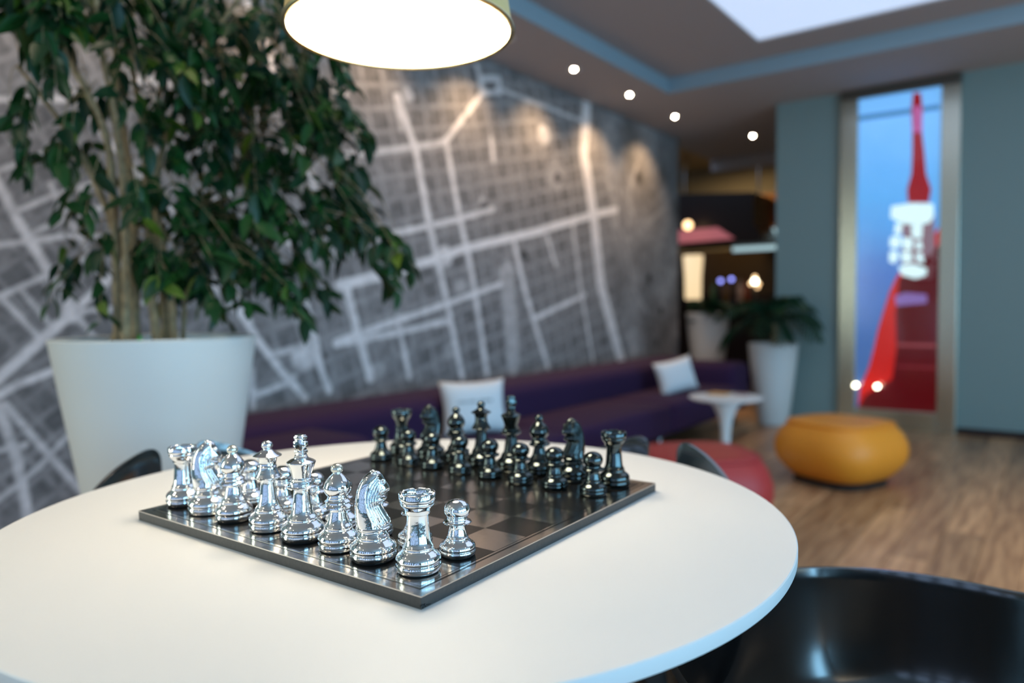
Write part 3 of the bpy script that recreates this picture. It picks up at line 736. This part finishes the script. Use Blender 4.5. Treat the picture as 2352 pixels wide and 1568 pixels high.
# ------------------------------------------------------------------ side table and poufs
st = thing('side_table', 'small round white tulip side table between the sofa and the red pouf', 'table', (-1.477, 3.92, 0))
obj('tabletop', lathe([(0, .425), (.12, .430), (.185, .438), (.198, .446), (.2, .450), (.197, .454), (0, .455)], 64, cap=False), M['white'], st, sharp=40)
obj('pedestal', lathe([(.16, 0), (.155, .008), (.09, .02), (.045, .05), (.028, .11), (.024, .18), (.027, .26), (.040, .34), (.062, .39), (.085, .424)], 48), M['white'], st, True)
mn = tag(obj('menu_card', nbox(-1.60, -1.49, 3.94, 4.05, .4555, .462, bev=.002), mat('orange_card', (.75, .38, .12), .5)), 'small orange card lying on the white side table', 'card')
mn2 = tag(obj('notepad', nbox(-1.47, -1.39, 4.00, 4.09, .4555, .460, bev=.002), mat('pinkish_paper', (.45, .30, .28), .6)), 'small brownish pad lying on the white side table', 'notepad')

def pouf(name, label, c, ang, hw, hd, h, m, belly=.045, pw=3.2):
    t = thing(name, label, 'pouf', (c[0], c[1], 0), ang)
    n = 96
    def ringr(s, z, ex=0):
        out = []
        for k in range(n):
            a = 2 * PI * k / n; c_, s_ = math.cos(a), math.sin(a); r = 1 / (abs(c_) ** pw + abs(s_) ** pw) ** (1 / pw)
            out.append(((hw * s + ex) * r * c_, (hd * s + ex) * r * s_, z))
        return out
    bm = bmesh.new(); rings = []
    lv = [(.80, .030, 0), (.90, .035, 0), (.97, .07, .02), (1.0, .12, belly * .8), (1.0, .17, belly), (1.0, .22, belly * .95), (1.0, .27, belly * .6), (1.0, h - .028, .012), (1.0, h - .010, -.004), (.975, h - .001, -.006), (.93, h + .001, 0), (.6, h + .003, 0), (.2, h + .002, 0)]
    for s, z, ex in lv: rings.append([bm.verts.new(v) for v in ringr(s, z, ex)])
    for a, b in zip(rings, rings[1:]):
        for k in range(n): bm.faces.new((a[k], a[(k + 1) % n], b[(k + 1) % n], b[k]))
    bm.faces.new(rings[0]); bm.faces.new(rings[-1]); obj('upholstery', bm, m, t, True)
    bm = bmesh.new(); tube(bm, [Vector(v) for v in ringr(1.0, h - .006, .002)] + [Vector(ringr(1.0, h - .006, .002)[0])], .004, 6); obj('piping', bm, m, t, True)
    bm = bmesh.new(); A = [bm.verts.new(v) for v in ringr(.88, 0)]; B = [bm.verts.new(v) for v in ringr(.88, .034)]
    for k in range(n): bm.faces.new((A[k], A[(k + 1) % n], B[(k + 1) % n], B[k]))
    bm.faces.new(A); bm.faces.new(B); obj('base', bm, M['felt'], t)
    return t
pouf('pouf', 'low orange leather pouf on the wooden floor near the far wall', (-0.945, 4.20), math.radians(37 + 30), .235, .235, .33, M['orange'], .062)
pouf('pouf', 'low red leather pouf behind the round table', (-1.250, 2.990), math.radians(37 + 8), .232, .232, .33, M['red'], .05)

# ------------------------------------------------------------------ planters
def planter(label, c, prof, m=M['pot'], n=64):
    t = thing('planter', label, 'planter', (c[0], c[1], 0))
    r1, z1 = prof[-1]
    full = prof + [(r1 + .002, z1 + .006), (r1 - .004, z1 + .010), (r1 - .016, z1 + .006), (r1 - .018, z1 - .02), (r1 - .022, z1 - .05)]
    obj('pot', lathe(full, n), m, t, sharp=45)
    obj('soil', lathe([(0, z1 - .030), (r1 * .5, z1 - .022), (r1 - .020, z1 - .034)], 48, cap=False), M['soil'], t, True)
    return t
PD = 1.80
pc = at(361, 780, PD)
planter('large white tapered planter holding the ficus, left of the table', (pc.x, pc.y), [(.080, 0), (.085, .01), (.108, .25), (.146, .50), (.186, .76), (.2075, .905)])
p2 = (-1.835, 5.90)
planter('tall white tapered planter with a palm against the far wall', p2, [(.115, 0), (.12, .01), (.150, .25), (.178, .50), (.190, .635)])
p3 = at(1626, 715, 7.35)
planter('pale tall planter in the passage behind the sofa', (p3.x, p3.y), [(.10, 0), (.11, .02), (.15, .35), (.185, .65), (.205, .870)], M['pot'])
# green bottle and a pale saucer standing in the big planter
gb = at(321, 783, PD - .02)
tag(obj('plant_feeder', lathe([(0, 0), (.0085, 0), (.009, .03), (.0075, .04), (.003, .046), (.003, .052), (0, .052)], 16, cap=False), M['green'], None, True), 'small bright green bottle stuck in the soil of the ficus planter', 'bottle').location = (gb.x, gb.y, .868)
gs = at(460, 770, PD - .05)
tag(obj('saucer', lathe([(0, 0), (.05, 0), (.062, .022), (.060, .024), (.045, .006), (0, .005)], 32, cap=False), mat('pale_saucer', (.70, .74, .62), .4), None, True), 'pale saucer lying on the soil at the right of the ficus planter', 'saucer').location = (gs.x, gs.y, .881)

# ------------------------------------------------------------------ ficus
random.seed(21)
fic = thing('ficus_tree', 'bushy weeping ficus with bare lower stems growing in the large white planter', 'tree', (pc.x, pc.y, .865))
OFF = Vector((pc.x, pc.y, .865))
def A(px, py, d): return at(px, py, d) - OFF
stems = [[(272, 790, 1.80), (268, 620, 1.80), (262, 480, 1.79), (248, 330, 1.78), (205, 220, 1.76), (150, 120, 1.74), (90, -30, 1.72)],
         [(288, 790, 1.76), (290, 600, 1.76), (284, 420, 1.76), (262, 260, 1.75), (235, 120, 1.72), (215, -60, 1.70)],
         [(312, 790, 1.84), (310, 640, 1.84), (306, 480, 1.85), (290, 330, 1.87), (270, 200, 1.9), (255, -50, 1.92)],
         [(362, 790, 1.78), (345, 640, 1.79), (338, 470, 1.80), (330, 300, 1.82), (300, 120, 1.84), (310, -60, 1.85)],
         [(382, 790, 1.86), (375, 660, 1.86), (350, 500, 1.86), (345, 340, 1.86), (380, 160, 1.88), (440, -40, 1.9)],
         [(398, 790, 1.80), (392, 690, 1.80), (372, 560, 1.81), (360, 420, 1.83), (400, 260, 1.82), (480, 100, 1.80), (560, -20, 1.78)],
         [(420, 790, 1.84), (424, 700, 1.84), (430, 600, 1.85), (450, 470, 1.86), (520, 330, 1.86), (620, 180, 1.84)],
         [(262, 790, 1.88), (300, 650, 1.9), (260, 520, 1.9), (210, 400, 1.9), (140, 280, 1.88), (40, 150, 1.86)]]
spts = []
for k, st_ in enumerate(stems):
    P_ = smooth_path([A(*q) for q in st_], 6)
    rr = [(.0105 if k not in (6,) else .006) * (1 - .6 * i / len(P_)) + .001 * math.sin(i * 1.7) for i in range(len(P_))]
    bm = bmesh.new(); tube(bm, P_, rr, 10); obj('stem', bm, M['bark'], fic, True); spts += P_[8:]
# leaf shape: pointed oval folded along the midrib, drooping tip
def leaf_mesh(Ls, Ws):
    out = []; n = 6
    for i in range(n + 1):
        t_ = i / n; w_ = Ws * math.sin(PI * min(1, t_ ** .8 * 1.0)) ** .8 * (1 - .25 * t_); x = Ls * t_; z = -Ls * .22 * t_ * t_
        out.append((x, w_ / 2, z))
    v = []; f = []
    for i, (x, w_, z) in enumerate(out):
        v += [(x, -w_, z + w_ * .35), (x, 0, z), (x, w_, z + w_ * .35)]
        if i: a = 3 * (i - 1); b = 3 * i; f += [(a, a + 1, b + 1, b), (a + 1, a + 2, b + 2, b + 1)]
    return v, f
LV, LF = leaf_mesh(.058, .028)
lm = bpy.data.meshes.new('leaf'); lm.from_pydata(LV, [], LF); lm.materials.append(M['leaf'])
for p_ in lm.polygons: p_.use_smooth = True
# leafy twigs: (px, py, spread x, spread y, count of twigs)
CL = [(60, 30, 75, 55, 18), (200, 40, 90, 55, 20), (350, 40, 90, 55, 18), (500, 60, 80, 70, 18), (640, 70, 60, 60, 12), (740, 150, 50, 60, 9), (800, 230, 40, 40, 6), (770, 90, 30, 50, 4),
      (100, 110, 80, 30, 7), (330, 130, 70, 40, 9), (450, 190, 80, 60, 14), (580, 190, 70, 60, 14), (690, 240, 70, 60, 14), (780, 290, 50, 35, 8), (840, 320, 22, 14, 3),
      (250, 240, 60, 35, 7), (400, 290, 80, 50, 12), (530, 310, 80, 60, 14), (640, 360, 80, 50, 12), (740, 330, 50, 40, 7),
      (40, 290, 25, 45, 3), (120, 180, 50, 20, 3), (110, 385, 45, 25, 4), (70, 405, 30, 14, 2), (195, 370, 40, 25, 4), (180, 500, 45, 35, 5), (230, 600, 22, 22, 2), (150, 660, 32, 16, 3), (110, 690, 20, 10, 1),
      (460, 400, 70, 40, 7), (570, 430, 60, 35, 8), (350, 470, 40, 40, 4), (350, 510, 40, 40, 5), (430, 520, 60, 40, 9), (530, 520, 60, 45, 11), (640, 510, 60, 45, 11), (730, 540, 55, 45, 11), (800, 570, 45, 40, 8),
      (820, 420, 40, 35, 6), (840, 480, 30, 30, 5), (800, 380, 25, 14, 3), (870, 570, 30, 30, 4), (900, 600, 30, 18, 4), (940, 625, 18, 8, 2), (905, 660, 8, 22, 2),
      (370, 600, 45, 30, 5), (350, 640, 40, 25, 6), (410, 650, 40, 30, 6), (400, 690, 45, 22, 5), (500, 620, 60, 40, 8), (600, 620, 60, 45, 10), (690, 640, 50, 45, 9), (740, 690, 30, 25, 4), (645, 700, 35, 25, 4), (700, 720, 22, 18, 3),
      (580, 690, 40, 25, 4), (520, 720, 30, 18, 2), (470, 700, 25, 20, 2), (235, 745, 18, 9, 1)]
leaves = []; twb = bmesh.new()
for (cx, cy, sx, sy, nt_) in CL:
    for k in range(int(nt_ * .84 + .5)):
        d = random.uniform(1.56, 2.04)
        px = cx + random.uniform(-.95, .95) * sx; py = cy + random.uniform(-.95, .95) * sy
        e_ = A(px, py, d)
        s_ = min(random.sample(spts, 30), key=lambda q: (q - e_ - Vector((0, 0, .10))).length)
        dr = (e_ - s_); mid = s_ + dr * .55 + Vector((0, 0, .04 + .12 * dr.length))
        if dr.length > .5: s_ = e_ - dr.normalized() * .22 + Vector((0, 0, .08)); mid = (s_ + e_) / 2 + Vector((0, 0, .03)); dr = e_ - s_
        tw = smooth_path([s_, mid, e_], 5); tube(twb, tw, [.0012 * (1 - .6 * i / len(tw)) for i in range(len(tw))], 4)
        tip = (tw[-1] - tw[-3]).normalized(); nl = random.randint(5, 8)
        for q in range(nl):
            f_ = q / (nl - 1); pos = e_ + (tw[-4] - e_) * (1 - f_) if f_ < 1 else e_
            az = random.uniform(0, 2 * PI); hd = (tip * .55 + Vector((math.cos(az), math.sin(az), 0)) * .8 + Vector((0, 0, random.uniform(-1.0, .35)))).normalized()
            leaves.append((pos, hd, random.uniform(.7, 1.2), random.uniform(-.9, .9)))
obj('twig', twb, M['bark'], fic)['kind'] = 'stuff'
def leaf_mat(pos, hd, sc, roll):
    x = hd; z = Vector((0, 0, 1)) - x * x.z
    if z.length < .05: z = Vector((1, 0, 0)) - x * x.x
    z.normalize(); y = z.cross(x)
    R_ = Matrix((x, y, z)).transposed().to_4x4(); return Matrix.Translation(pos) @ R_ @ Matrix.Rotation(roll, 4, 'X') @ Matrix.Scale(sc, 4)
cam_l = Vector((0, 0, HC)) - OFF
leaves.sort(key=lambda l: (l[0] - cam_l).length / l[2])
vis = [l for l in leaves if 0 < 1]
nobj = 0; VV = []; FF = []
for l in vis:
    mt_ = leaf_mat(*l)
    if nobj < 290:
        o = bpy.data.objects.new('leaf', lm); C.objects.link(o); o.parent = fic; o.matrix_local = mt_; nobj += 1
    else:
        b0 = len(VV); VV += [tuple(mt_ @ Vector(v)) for v in LV]; FF += [tuple(b0 + i for i in f) for f in LF]
fm = bpy.data.meshes.new('foliage'); fm.from_pydata(VV, [], FF); fo = link('foliage', fm, M['leaf'], fic, True); fo['kind'] = 'stuff'

# ------------------------------------------------------------------ palms
def palm(label, loc, z0, stem_h, nf, Lf, seed, spread=1.0, m=None):
    t = thing('palm_plant', label, 'plant', (loc[0], loc[1], z0)); rs = random.Random(seed)
    bm = bmesh.new(); tube(bm, smooth_path([(0, 0, 0), (.012, .004, stem_h * .5), (0, 0, stem_h)], 4), .022, 10); obj('trunk', bm, M['bark'], t, True)
    for k in range(nf):
        az = 2 * PI * k / nf + rs.uniform(-.2, .2); el = rs.uniform(.5, 1.25); L_ = Lf * rs.uniform(.75, 1.1) * spread
        bm = bmesh.new(); P_ = []; v = Vector((math.cos(az) * math.cos(el), math.sin(az) * math.cos(el), math.sin(el))); p_ = Vector((0, 0, stem_h - .01))
        for i in range(13): P_.append(p_.copy()); p_ = p_ + v * (L_ / 12); v = (v + Vector((0, 0, -.19))).normalized()
        tube(bm, [Vector((c.x, c.y if c.y < .1 else .1 + (c.y - .1) * .25, c.z)) for c in P_], .003, 5)
        for i in range(2, 13):
            a = (P_[min(i + 1, 12)] - P_[i - 1]).normalized(); sd_ = a.cross(Vector((0, 0, 1))).normalized(); ll = L_ * .42 * math.sin(PI * (i - .6) / 12.6)
            for s in (-1, 1):
                tip = P_[i] + (a * .55 + sd_ * s * .7 + Vector((0, 0, -.45))) * ll; mid = P_[i] + (a * .35 + sd_ * s * .45 + Vector((0, 0, -.05))) * ll
                w_ = a * .010 + Vector((0, 0, .004))
                q = [bm.verts.new(Vector((c.x, c.y if c.y < .1 else .1 + (c.y - .1) * .25, c.z))) for c in (P_[i] - w_, P_[i] + w_, mid + w_ * 1.3, tip, mid - w_ * 1.3)]; bm.faces.new(q)
        obj('frond', bm, m or M['palm'], t)
palm('dark green palm with arching fronds in the tall white planter', p2, .605, .19, 15, .50, 3, 1.0)
palm('low dark leafy plant in the pale planter behind the sofa', (p3.x, p3.y), .84, .04, 14, .30, 5)

# ------------------------------------------------------------------ picture panel on the far wall
pan = thing('picture_panel', 'tall narrow steel framed glass panel showing blue sky and a red spire', 'picture', (0, YP, 0))
def pb_(x0, x1, y0, y1, z0, z1, **k): return nbox(x0, x1, y0, y1, z0, z1, **k)
ix0, ix1, iz0, iz1 = -1.265, -.714, .146, 2.513
obj('frame_side', pb_(-1.391, ix0, -.045, -.001, 0, iz1, bev=.004), M['steel'], pan)
obj('frame_side', pb_(ix1, -.591, -.045, -.001, 0, iz1, bev=.004), M['steel'], pan)
obj('frame_top', pb_(-1.391, -.591, -.046, -.001, iz1, ZC - .001, bev=.003), mat('dark_steel', (.16, .15, .13), .35, 1), pan)
obj('frame_bottom', pb_(ix0, ix1, -.040, -.001, 0, iz0, bev=.004), M['steel'], pan)
blue = bpy.data.materials.new('blue_sky_print'); blue.use_nodes = True; nt = blue.node_tree; b = nt.nodes['Principled BSDF']
tc = nt.nodes.new('ShaderNodeTexCoord'); sp = nt.nodes.new('ShaderNodeSeparateXYZ'); rp = nt.nodes.new('ShaderNodeValToRGB'); nn = nt.nodes.new('ShaderNodeTexNoise'); nn.inputs['Scale'].default_value = 2.5
mr = nt.nodes.new('ShaderNodeMapRange'); mr.inputs['From Max'].default_value = 2.5
ad = nt.nodes.new('ShaderNodeMath'); ad.operation = 'MULTIPLY_ADD'; ad.inputs[1].default_value = .18; ad.inputs[2].default_value = 0
nt.links.new(tc.outputs['Object'], sp.inputs[0]); nt.links.new(sp.outputs['Z'], mr.inputs['Value']); nt.links.new(tc.outputs['Object'], nn.inputs['Vector'])
nt.links.new(nn.outputs['Fac'], ad.inputs[0]); nt.links.new(mr.outputs[0], ad.inputs[2]); nt.links.new(ad.outputs[0], rp.inputs[0])
e = rp.color_ramp; e.elements[0].position = .1; e.elements[0].color = (.035, .085, .20, 1); e.elements[1].position = 1.0; e.elements[1].color = (.16, .42, .80, 1)
x = e.elements.new(.55); x.color = (.075, .16, .42, 1); x = e.elements.new(.78); x.color = (.10, .34, .68, 1)
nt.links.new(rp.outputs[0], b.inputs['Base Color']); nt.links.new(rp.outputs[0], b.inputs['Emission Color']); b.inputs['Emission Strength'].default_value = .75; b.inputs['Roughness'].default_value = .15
obj('sky_print', pb_(ix0, ix1, -.012, -.001, iz0, iz1), blue, pan)
# px -> (x,z) on the panel
def pp(px, py):
    v = FWD + RIGHT * ((px - 1176) / 1668.57) + DOWN * ((py - 784) / 1668.57); k = YP / v.y; return (min(ix1, max(ix0, v.x * k)), min(iz1, max(iz0, v.z * k + HC)))
def plate(name, pts, m, y0, y1=None, sm_=3):
    q = [pp(*p) for p in pts]
    bm = bmesh.new(); y1 = y1 if y1 is not None else y0 + .0015
    a = [bm.verts.new((x_, y0, z_)) for x_, z_ in q]; c = [bm.verts.new((x_, y1, z_)) for x_, z_ in q]
    bm.faces.new(a); bm.faces.new(c)
    for i in range(len(q)): j = (i + 1) % len(q); bm.faces.new((a[i], a[j], c[j], c[i]))
    return obj(name, bm, m, pan)
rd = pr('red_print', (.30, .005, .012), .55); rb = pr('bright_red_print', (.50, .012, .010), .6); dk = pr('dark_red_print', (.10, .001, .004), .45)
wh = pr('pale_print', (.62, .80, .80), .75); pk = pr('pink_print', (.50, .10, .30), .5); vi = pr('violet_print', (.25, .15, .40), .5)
plate('cable_print', [(1965, 268), (2160, 240), (2160, 252), (1965, 280)], pr('blue_line_print', (.05, .20, .42), .5), -.014)
plate('spire_print', [(2098, 214), (2116, 214), (2120, 250), (2118, 300), (2124, 350), (2128, 400), (2140, 435), (2134, 466), (2086, 466), (2084, 435), (2094, 400), (2096, 350), (2096, 300), (2094, 250)], rd, -.015)
plate('spire_highlight_print', [(2098, 245), (2119, 245), (2119, 305), (2097, 305)], pk, -.017)
plate('tower_print', [(2160, 520), (2142, 545), (2120, 580), (2080, 610), (2060, 636), (2044, 670), (2030, 715), (2018, 755), (2008, 800), (1996, 845), (1976, 890), (1972, 940), (2160, 955)], rb, -.0145)
plate('tower_shadow_print', [(2160, 560), (2120, 600), (2066, 640), (2058, 720), (2060, 800), (2050, 870), (1990, 905), (1972, 940), (2160, 955)], dk, -.0165)
plate('band_print', [(2062, 788), (2150, 790), (2150, 797), (2062, 795)], pr('dusty_red_print', (.30, .06, .07), .5), -.0185)
plate('band_print', [(2062, 838), (2150, 842), (2150, 847), (2062, 843)], pr('dusty_red_print', (.22, .02, .03), .5), -.0185)
for q_ in ([(2048, 474), (2092, 467), (2144, 468), (2146, 496), (2136, 512), (2104, 518), (2070, 512), (2046, 500)], [(2058, 512), (2074, 514), (2070, 540), (2054, 536)], [(2094, 520), (2120, 516), (2118, 548), (2096, 545)],
           [(2046, 545), (2066, 541), (2072, 560), (2060, 572), (2044, 566)], [(2072, 545), (2098, 548), (2096, 572), (2076, 575)], [(2044, 578), (2060, 574), (2066, 592), (2054, 606), (2043, 600)],
           [(2068, 580), (2092, 576), (2098, 598), (2076, 606)], [(2064, 612), (2096, 606), (2130, 616), (2128, 632), (2104, 640), (2072, 632)], [(2104, 556), (2116, 552), (2120, 572), (2106, 574)], [(2104, 582), (2118, 580), (2124, 604), (2108, 602)]):
    plate('reflection_print', q_, wh, -.0185)  # pale patches paint the window reflection seen in the glass
plate('reflection_back_print', [(2066, 500), (2146, 490), (2150, 600), (2140, 640), (2090, 640), (2070, 600), (2074, 540)], pr('muted_back_print', (.26, .16, .19), .5), -.0165)
plate('balcony_print', [(2056, 680), (2080, 672), (2130, 676), (2130, 696), (2060, 702)], vi, -.0185)
gl = mat('clear_glass', (1, 1, 1), 0.02); gn = gl.node_tree
gb_ = gn.nodes['Principled BSDF']; gb_.inputs['Transmission Weight'].default_value = 1; gb_.inputs['IOR'].default_value = 1.15
obj('glass_pane', pb_(ix0, ix1, -.034, -.031, iz0, iz1), gl, pan)
for px_, py_, nm in ((1971, 882, 'at the left edge of'), (2020, 885, 'in front of')):  # glowing studs stand in for lamps reflected in the pane
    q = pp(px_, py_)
    l_ = obj('lamp_reflection', lathe([(0, -.03), (.010, -.03), (.015, -.02), (.015, 0), (0, 0)], 20, cap=False), M['whitelamp'], pan, True)
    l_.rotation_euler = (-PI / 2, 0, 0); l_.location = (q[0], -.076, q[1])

# ------------------------------------------------------------------ bar beyond the passage
bar = thing('bar_counter', 'dark brown bar counter in the room beyond the passage', 'bar', (-3.3, 8.9, 0))
obj('front_panel', nbox(-1.7, 1.6, -.3, .3, 0, .93, bev=.004), M['dark'], bar)
obj('countertop', nbox(-1.75, 1.65, -.36, .34, .93, .97, bev=.006), M['dark'], bar)
can = thing('bar_canopy', 'dark brown boxed canopy hanging over the bar', 'canopy', (-3.0, 9.2, 0))
bm = bmesh.new()
# front face steps back below: box with a sloping lower part
pf = [(-1.2, 2.42), (-.05, 2.33), (-.05, 1.96), (.085, 1.72), (-1.2, 1.72)]
a_ = [bm.verts.new((x, -.2, z)) for x, z in pf]; c_ = [bm.verts.new((x, .5, z)) for x, z in pf]; bm.faces.new(a_); bm.faces.new(c_)
for i in range(5): j = (i + 1) % 5; bm.faces.new((a_[i], a_[j], c_[j], c_[i]))
obj('canopy_box', bm, M['dark'], can)
bm = bmesh.new(); pf = [(-1.05, 1.93), (-.50, 1.93), (-.28, 1.775), (-1.05, 1.76)]
a_ = [bm.verts.new((x, -.215, z)) for x, z in pf]; c_ = [bm.verts.new((x, -.202, z)) for x, z in pf]; bm.faces.new(a_); bm.faces.new(c_)
for i in range(4): j = (i + 1) % 4; bm.faces.new((a_[i], a_[j], c_[j], c_[i]))
obj('pink_underside_glow', bm, M['pinkglow'], can)  # pink light on the canopy underside, painted as a glowing plate
for s in (-1, 0): 
    bm = bmesh.new(); tube(bm, [(s * 1.0 - .1, .15, 2.3), (s * 1.0 - .1, .15, 2.98)], .012, 8); obj('hanging_rod', bm, M['leg'], can)
gp = at(1580, 517, math.hypot(3.8, 8.75))
gl_ = thing('globe_pendant', 'small warm globe pendant lamp beside the pink lit canopy underside', 'lamp', (gp.x, gp.y, gp.z))
bm = bmesh.new(); bmesh.ops.create_uvsphere(bm, u_segments=20, v_segments=12, radius=.055); obj('globe', bm, M['globe'], gl_, True)
bm = bmesh.new(); tube(bm, [(0, 0, .055), (0, 0, 2.98 - gp.z)], .004, 6); obj('cord', bm, M['felt'], gl_)
lp = at(1592, 690, math.hypot(3.75, 8.8))
tl = thing('bar_lamp', 'tall cream lit column lamp standing on the left of the bar', 'lamp', (lp.x, lp.y, .97))
obj('lamp_shade', lathe([(.085, .05), (.10, .06), (.105, .34), (.125, .60), (.12, .61), (0, .61)], 32), M['shadelit'], tl, True)
obj('base', lathe([(0, 0), (.09, 0), (.09, .012), (.02, .02), (.02, .06), (0, .06)], 24, cap=False), M['dark'], tl, True)
bp_ = thing('lit_wall_shelf', 'pale blue lit L shaped shelf panel right of the bar canopy', 'shelf', (-3.0, 9.75, 0))
q0 = at(1685, 578, math.hypot(3.9, 9.75)); q1 = at(1800, 525, math.hypot(3.4, 9.75)); s_ = lambda px, py: (lambda v: (v.x * 9.75 / v.y + 3.0, v.z * 9.75 / v.y + HC))(FWD + RIGHT * ((px - 1176) / 1668.57) + DOWN * ((py - 784) / 1668.57))
xa, za = s_(1682, 578); xb, zb = s_(1800, 556); xc, zc_ = s_(1748, 526)
obj('shelf_panel', nbox(xa, xb, 0, .03, za, zb, bev=.004), M['panelblue'], bp_)
obj('upright_panel', nbox(xc, xb, 0, .03, zb, zc_, bev=.004), M['panelblue'], bp_)
obj('backing', nbox(xa - .02, xb + .02, .03, .06, za - .02, zc_ + .02), M['dark'], bp_)
xo0, zo1 = s_(1724, 446); xo1, zo0 = s_(1800, 524)
wf = thing('wooden_shelf_frame', 'orange brown wooden shelf frame beside the dark canopy', 'shelf', (-3.0, 9.75, 0))
obj('upright', nbox(xo0, xo0 + .09, .1, .3, zo0, zo1, bev=.004), M['oakframe'], wf); obj('upright', nbox(xo1 - .05, xo1, .1, .3, zo0, zo1, bev=.004), M['oakframe'], wf)
obj('rail', nbox(xo0 + .09, xo1 - .05, .1, .3, zo1 - .10, zo1, bev=.004), M['oakframe'], wf); obj('rail', nbox(xo0 + .09, xo1 - .05, .1, .3, zo0, zo0 + .06, bev=.004), M['oakframe'], wf)
obj('back_panel', nbox(xo0 + .09, xo1 - .05, .27, .3, zo0 + .06, zo1 - .10), mat('brown_shelf_back', (.20, .11, .05), .6), wf)
bc = thing('back_cabinet', 'brown cabinet wall behind the bar counter', 'cabinet', (-3.6, 10.3, 0))
obj('carcass', nbox(-2.2, 1.9, -.15, .2, 0, 1.72, bev=.004), mat('brown_cabinet', (.085, .050, .022), .5, bump=.03, scale=20, var=.15), bc)
for i in range(6): obj('door', nbox(-2.1 + i * .66, -2.1 + i * .66 + .62, -.17, -.15, .1, 1.1, bev=.003), M['dark'], bc)
obj('niche', nbox(-.95, -.60, -.17, -.151, 1.15, 1.60), M['felt'], bc)
for k, (px_, py_, m_, r_) in enumerate(((1655, 645, 'bluelamp', .024), (1680, 641, 'bluelamp', .024))):
    q = at(px_, py_, math.hypot(3.3, 8.8)); t_ = thing('candle_lamp', 'small blue glowing lamp on the bar, %s of the pair' % ('left' if k == 0 else 'right'), 'lamp', (q.x, q.y, .97))
    bm = bmesh.new(); bmesh.ops.create_uvsphere(bm, u_segments=16, v_segments=10, radius=r_); bmesh.ops.translate(bm, verts=bm.verts[:], vec=(0, 0, q.z - .97)); obj('bulb', bm, M[m_], t_, True)
    obj('stand', lathe([(.03, 0), (.03, .01), (.006, .02), (.006, q.z - .97 - r_)], 16), M['dark'], t_, True)
q = at(1734, 646, math.hypot(2.95, 8.75)); t_ = thing('branched_lamp', 'cluster of small white bulbs on a stand at the right of the bar', 'lamp', (q.x, q.y, .97))
for dx, dz, r_ in ((0, .0, .030), (.045, -.03, .018), (-.05, -.025, .018), (.0, .05, .020), (.03, -.07, .016)):
    bm = bmesh.new(); bmesh.ops.create_uvsphere(bm, u_segments=14, v_segments=8, radius=r_); bmesh.ops.translate(bm, verts=bm.verts[:], vec=(dx, 0, q.z - .97 + dz)); obj('bulb', bm, M['whitelamp'] if r_ > .025 else M['globe'], t_, True)
obj('stand', lathe([(.05, 0), (.05, .01), (.007, .02), (.007, q.z - .97 - .02)], 16), M['dark'], t_, True)
bottle_prof = [(0, 0), (.036, 0), (.038, .01), (.038, .17), (.030, .20), (.013, .225), (.012, .285), (.015, .29), (0, .292)]
bot = None
for k, (px_, c_, lb) in enumerate(((1640, (.02, .10, .03), 'dark green'), (1668, (.20, .09, .02), 'amber'), (1700, (.55, .33, .22), 'pale tan'), (1715, (.25, .05, .02), 'reddish brown'))):
    q = at(px_, 680, math.hypot(3.3, 8.95)); o = obj('bottle', lathe(bottle_prof, 24, cap=False), mat('%s_bottle_glass' % lb.replace(' ', '_'), c_, .12), None, True); o.location = (q.x, q.y, .97)
    tag(o, '%s bottle standing on the far bar counter' % lb, 'bottle', 'bottles on the bar')
# bar lighting
area('bar_ceiling_light', (-3.6, 9.6, 2.9), (0, 0, 0), .5, .3, 10, (1.0, .72, .38))
